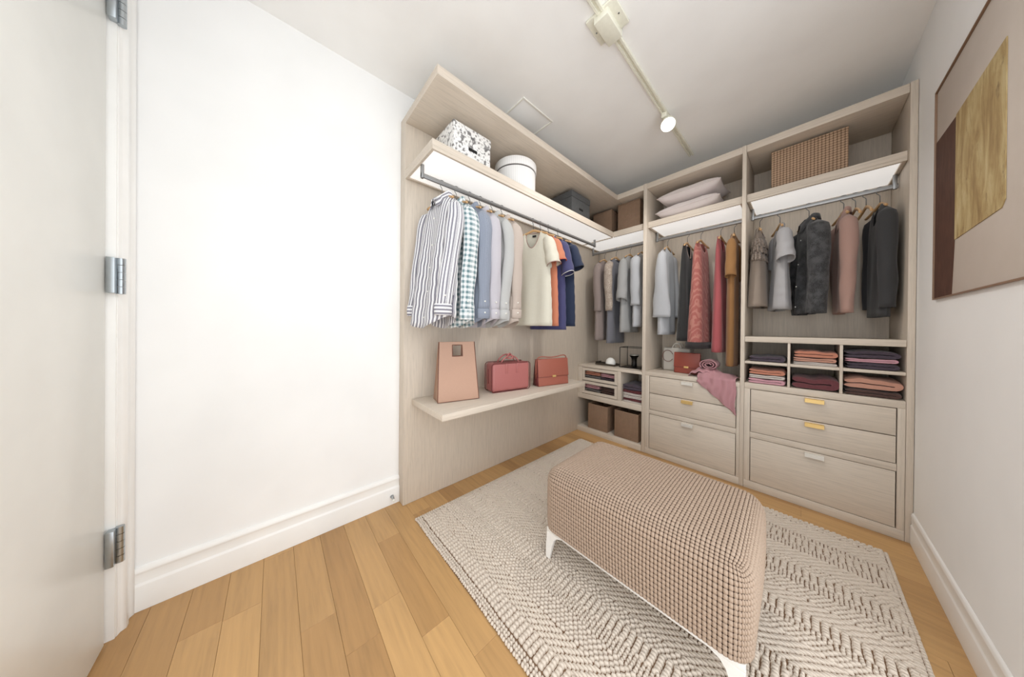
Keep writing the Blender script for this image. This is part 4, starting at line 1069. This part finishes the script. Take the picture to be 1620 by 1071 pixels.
lathe('base_ring', m_blackm, dm, [(.0505, .0008), (.0505, .0028)], 32)
gb = thing('glass_display_case', 'clear glass case with thin dark metal frame on the corner counter', 'display case', (-1.125, 2.70, .7295))
gw, gd, gh = .122, .085, .205; mb = MB(); e = .0028
for sx in (-1, 1):
    for sy in (-1, 1): mb.box(sx * gw - e, sx * gw + e, sy * gd - e, sy * gd + e, .0005, gh)
    for z in (.0035, gh): mb.box(sx * gw - e, sx * gw + e, -gd, gd, z - e, z + e)
for sy in (-1, 1):
    for z in (.0035, gh): mb.box(-gw, gw, sy * gd - e, sy * gd + e, z - e, z + e)
link('frame', mb.mesh('frame'), m_blackm, gb)
m_cg = glass('clear_case_glass')
lbox('pane', m_cg, gb, -gw + .003, gw - .003, -gd - .001, -gd + .001, .007, gh - .003, 0); lbox('pane', m_cg, gb, -gw - .001, -gw + .001, -gd + .003, gd - .003, .007, gh - .003, 0); lbox('pane', m_cg, gb, gw - .001, gw + .001, -gd + .003, gd - .003, .007, gh - .003, 0)
lbox('base_plate', m_blackm, gb, -gw + .003, gw - .003, -gd + .003, gd - .003, .0005, .0045, .0005)
vs = thing('vase', 'black flared vase standing inside the glass case', 'vase', (-1.135, 2.69, .7345))
lathe('vessel', plain('gloss_black_ceramic', (16, 16, 16), .2), vs, [(.026, .0005), (.027, .004), (.024, .05), (.025, .085), (.030, .10), (.042, .112), (.046, .122), (.042, .128), (.036, .122)], 28)
lathe('rim_band', m_silver, vs, [(.0462, .1215), (.0466, .1235), (.0462, .1255)], 28)

# ------------------------------------------------------------------ folded garments
def folded(label, loc, w, d, h, mat, group, seed=0, rz=0):
    """hairpin fold: lower layer, round turn on the right, upper layer; swept front to back"""
    rg = np.random.default_rng(seed); p = rg.uniform(0, 6, 4); g = thing('folded_garment', label, 'folded garment', loc, rz, group)
    n = 16; th_ = h * .46; r = h * .27; half = w / 2
    cl = [(-half + (w - r) * i / (n - 1), h * .23) for i in range(n)] + [(half - r + r * math.sin(a), h * .5 - h * .27 * math.cos(a)) for a in np.linspace(.25, math.pi - .25, 7)] + [(half - r - (w - r) * i / (n - 1), h * .77) for i in range(n)]
    cl = np.array(cl); T_ = np.gradient(cl, axis=0); T_ /= np.linalg.norm(T_, axis=1)[:, None]; Nn = np.stack([-T_[:, 1], T_[:, 0]], 1)
    taper = np.ones(len(cl)); taper[0] = taper[-1] = .35; taper[1] = taper[-2] = .8
    out = cl - Nn * (th_ / 2 * taper)[:, None]; inn = cl + Nn * (th_ / 2 * .94 * taper)[:, None]
    ring = np.concatenate([out, inn[::-1]]); k = len(ring); V = []; m_ = 9
    for j in range(m_):
        q = j / (m_ - 1); edge = 1 - .20 * (abs(2 * q - 1) ** 6)
        wz = .075 * h * np.sin(ring[:, 0] / w * 6.5 + p[0] + q * 1.5) * np.clip(ring[:, 1] / h, 0, 1) + .05 * h * np.sin(ring[:, 0] / w * 15 + p[1]) * np.clip(ring[:, 1] / h, 0, 1) * .7
        zz = h * .5 + (ring[:, 1] - h * .5) * edge + wz
        V.append(np.stack([ring[:, 0] * (1 - .02 * (abs(2 * q - 1) ** 4)) + .002 * math.sin(q * 9 + p[2]), np.full(k, (q - .0) * d) + .003 * np.sin(ring[:, 0] * 40 + p[3]), np.maximum(zz, .0008)], 1))
    V = np.concatenate(V); F = [tuple(f) for f in grid_faces(m_, k, True)] + [tuple(reversed(range(k))), tuple((m_ - 1) * k + i for i in range(k))]
    # end caps as strips between outer and inner outline
    F = F[:-2]; L_ = len(cl)
    for base in (0, (m_ - 1) * k):
        for i in range(L_ - 1): F.append((base + i, base + i + 1, base + k - 2 - i, base + k - 1 - i) if base else (base + k - 1 - i, base + k - 2 - i, base + i + 1, base + i))
    link('folded_cloth', mesh_np('folded_cloth', V, F), mat, g).data.set_sharp_from_angle(angle=1.1)
    return g
k_purple = fabric('aubergine_knit', (82, 70, 84), 'knit'); k_peach = fabric('peach_knit', (216, 160, 138)); k_cream = fabric('cream_knit', (226, 216, 208)); k_pink = fabric('pale_rose_knit', (224, 168, 180)); k_burg = fabric('burgundy_knit', (122, 64, 70), 'knit'); k_brown = fabric('dark_brown_knit', (88, 62, 56)); k_or = fabric('apricot_knit', (214, 142, 116)); k_wine = fabric('wine_knit', (112, 48, 52))
def pile(x0, x1, z, items, group, y=2.508, d=.24, seed=0):
    c = (x0 + x1) / 2
    for i, (lab, mat, h, dw) in enumerate(items):
        folded(lab, (c + (RNG.uniform(-.003, .003) if dw else 0), y + RNG.uniform(0, .006), z + .0006), (x1 - x0) - dw, d, h, mat, group, seed * 10 + i, 0)
        z += h * 1.035
GP = 'folded garments in the right bay cubbies'
ZT, ZL = .9002, .7462
pile(-.252, -.082, ZT, [('single flat aubergine folded knit in the top left cubby', k_purple, .040, 0)], GP, seed=1)
pile(-.040, .138, ZT, [('thin cream folded knit at the bottom of the top middle cubby', k_cream, .020, .0), ('thin peach folded knit in the middle of the top middle cubby', k_peach, .026, .004), ('thicker peach folded knit on top in the top middle cubby', k_or, .042, .006)], GP, seed=2)
pile(.172, .350, ZT, [('aubergine folded knit at the bottom of the top right cubby', k_purple, .038, .006), ('pale rose folded knit between two aubergine ones', k_pink, .022, .0), ('aubergine folded knit on top in the top right cubby', k_purple, .044, .0)], GP, seed=3)
pile(-.256, -.080, ZL, [('pale rose folded knit at the bottom of the lower left cubby', k_pink, .036, .0), ('cream folded knit in the middle of the lower left cubby', k_cream, .026, .002), ('apricot folded knit on top in the lower left cubby', k_or, .036, .004)], GP, seed=4)
pile(-.042, .140, ZL, [('single thick burgundy folded knit in the lower middle cubby', k_burg, .078, .0)], GP, seed=5)
pile(.170, .358, ZL, [('dark brown folded knit under the peach one in the lower right cubby', k_brown, .038, .004), ('thick peach folded knit on top in the lower right cubby', k_peach, .062, .0)], GP, seed=6)
GC = 'folded garments in the corner bay'
pile(-1.170, -.992, .4182, [('cream folded knit at the bottom of the corner cubby pile', k_cream, .016, .0), ('wine red folded knit low in the corner cubby pile', k_wine, .022, .004), ('cream folded knit above the low wine red one', k_cream, .028, .0), ('second cream folded knit in the corner cubby pile', k_cream, .022, .004), ('wine red folded knit under the aubergine one', k_wine, .026, .0), ('thick aubergine folded knit on top of the corner cubby pile', k_purple, .056, .0)], GC, y=2.515, seed=7)
for k, (z0, la) in enumerate(((.5735, 'upper'), (.4325, 'lower'))):
    cA, cB = (k_or, k_pink) if k == 0 else (k_pink, k_brown)
    pile(-1.585, -1.412, z0, [('grey folded knit at the left of the %s glazed drawer' % la, fabric('grey_knit', (120, 116, 116)), .046, 0), ('%s folded knit on top at the left of the %s glazed drawer' % ('apricot' if k == 0 else 'pale rose', la), cA, .040, .004)], GC, y=2.513, d=.2, seed=8 + k)
    pile(-1.405, -1.230, z0, [('dark folded knit at the right of the %s glazed drawer' % la, k_purple if k == 0 else k_brown, .044, 0), ('%s folded knit on top at the right of the %s glazed drawer' % ('pale rose' if k == 0 else 'brown', la), cB, .036, .004)], GC, y=2.513, d=.2, seed=12 + k)
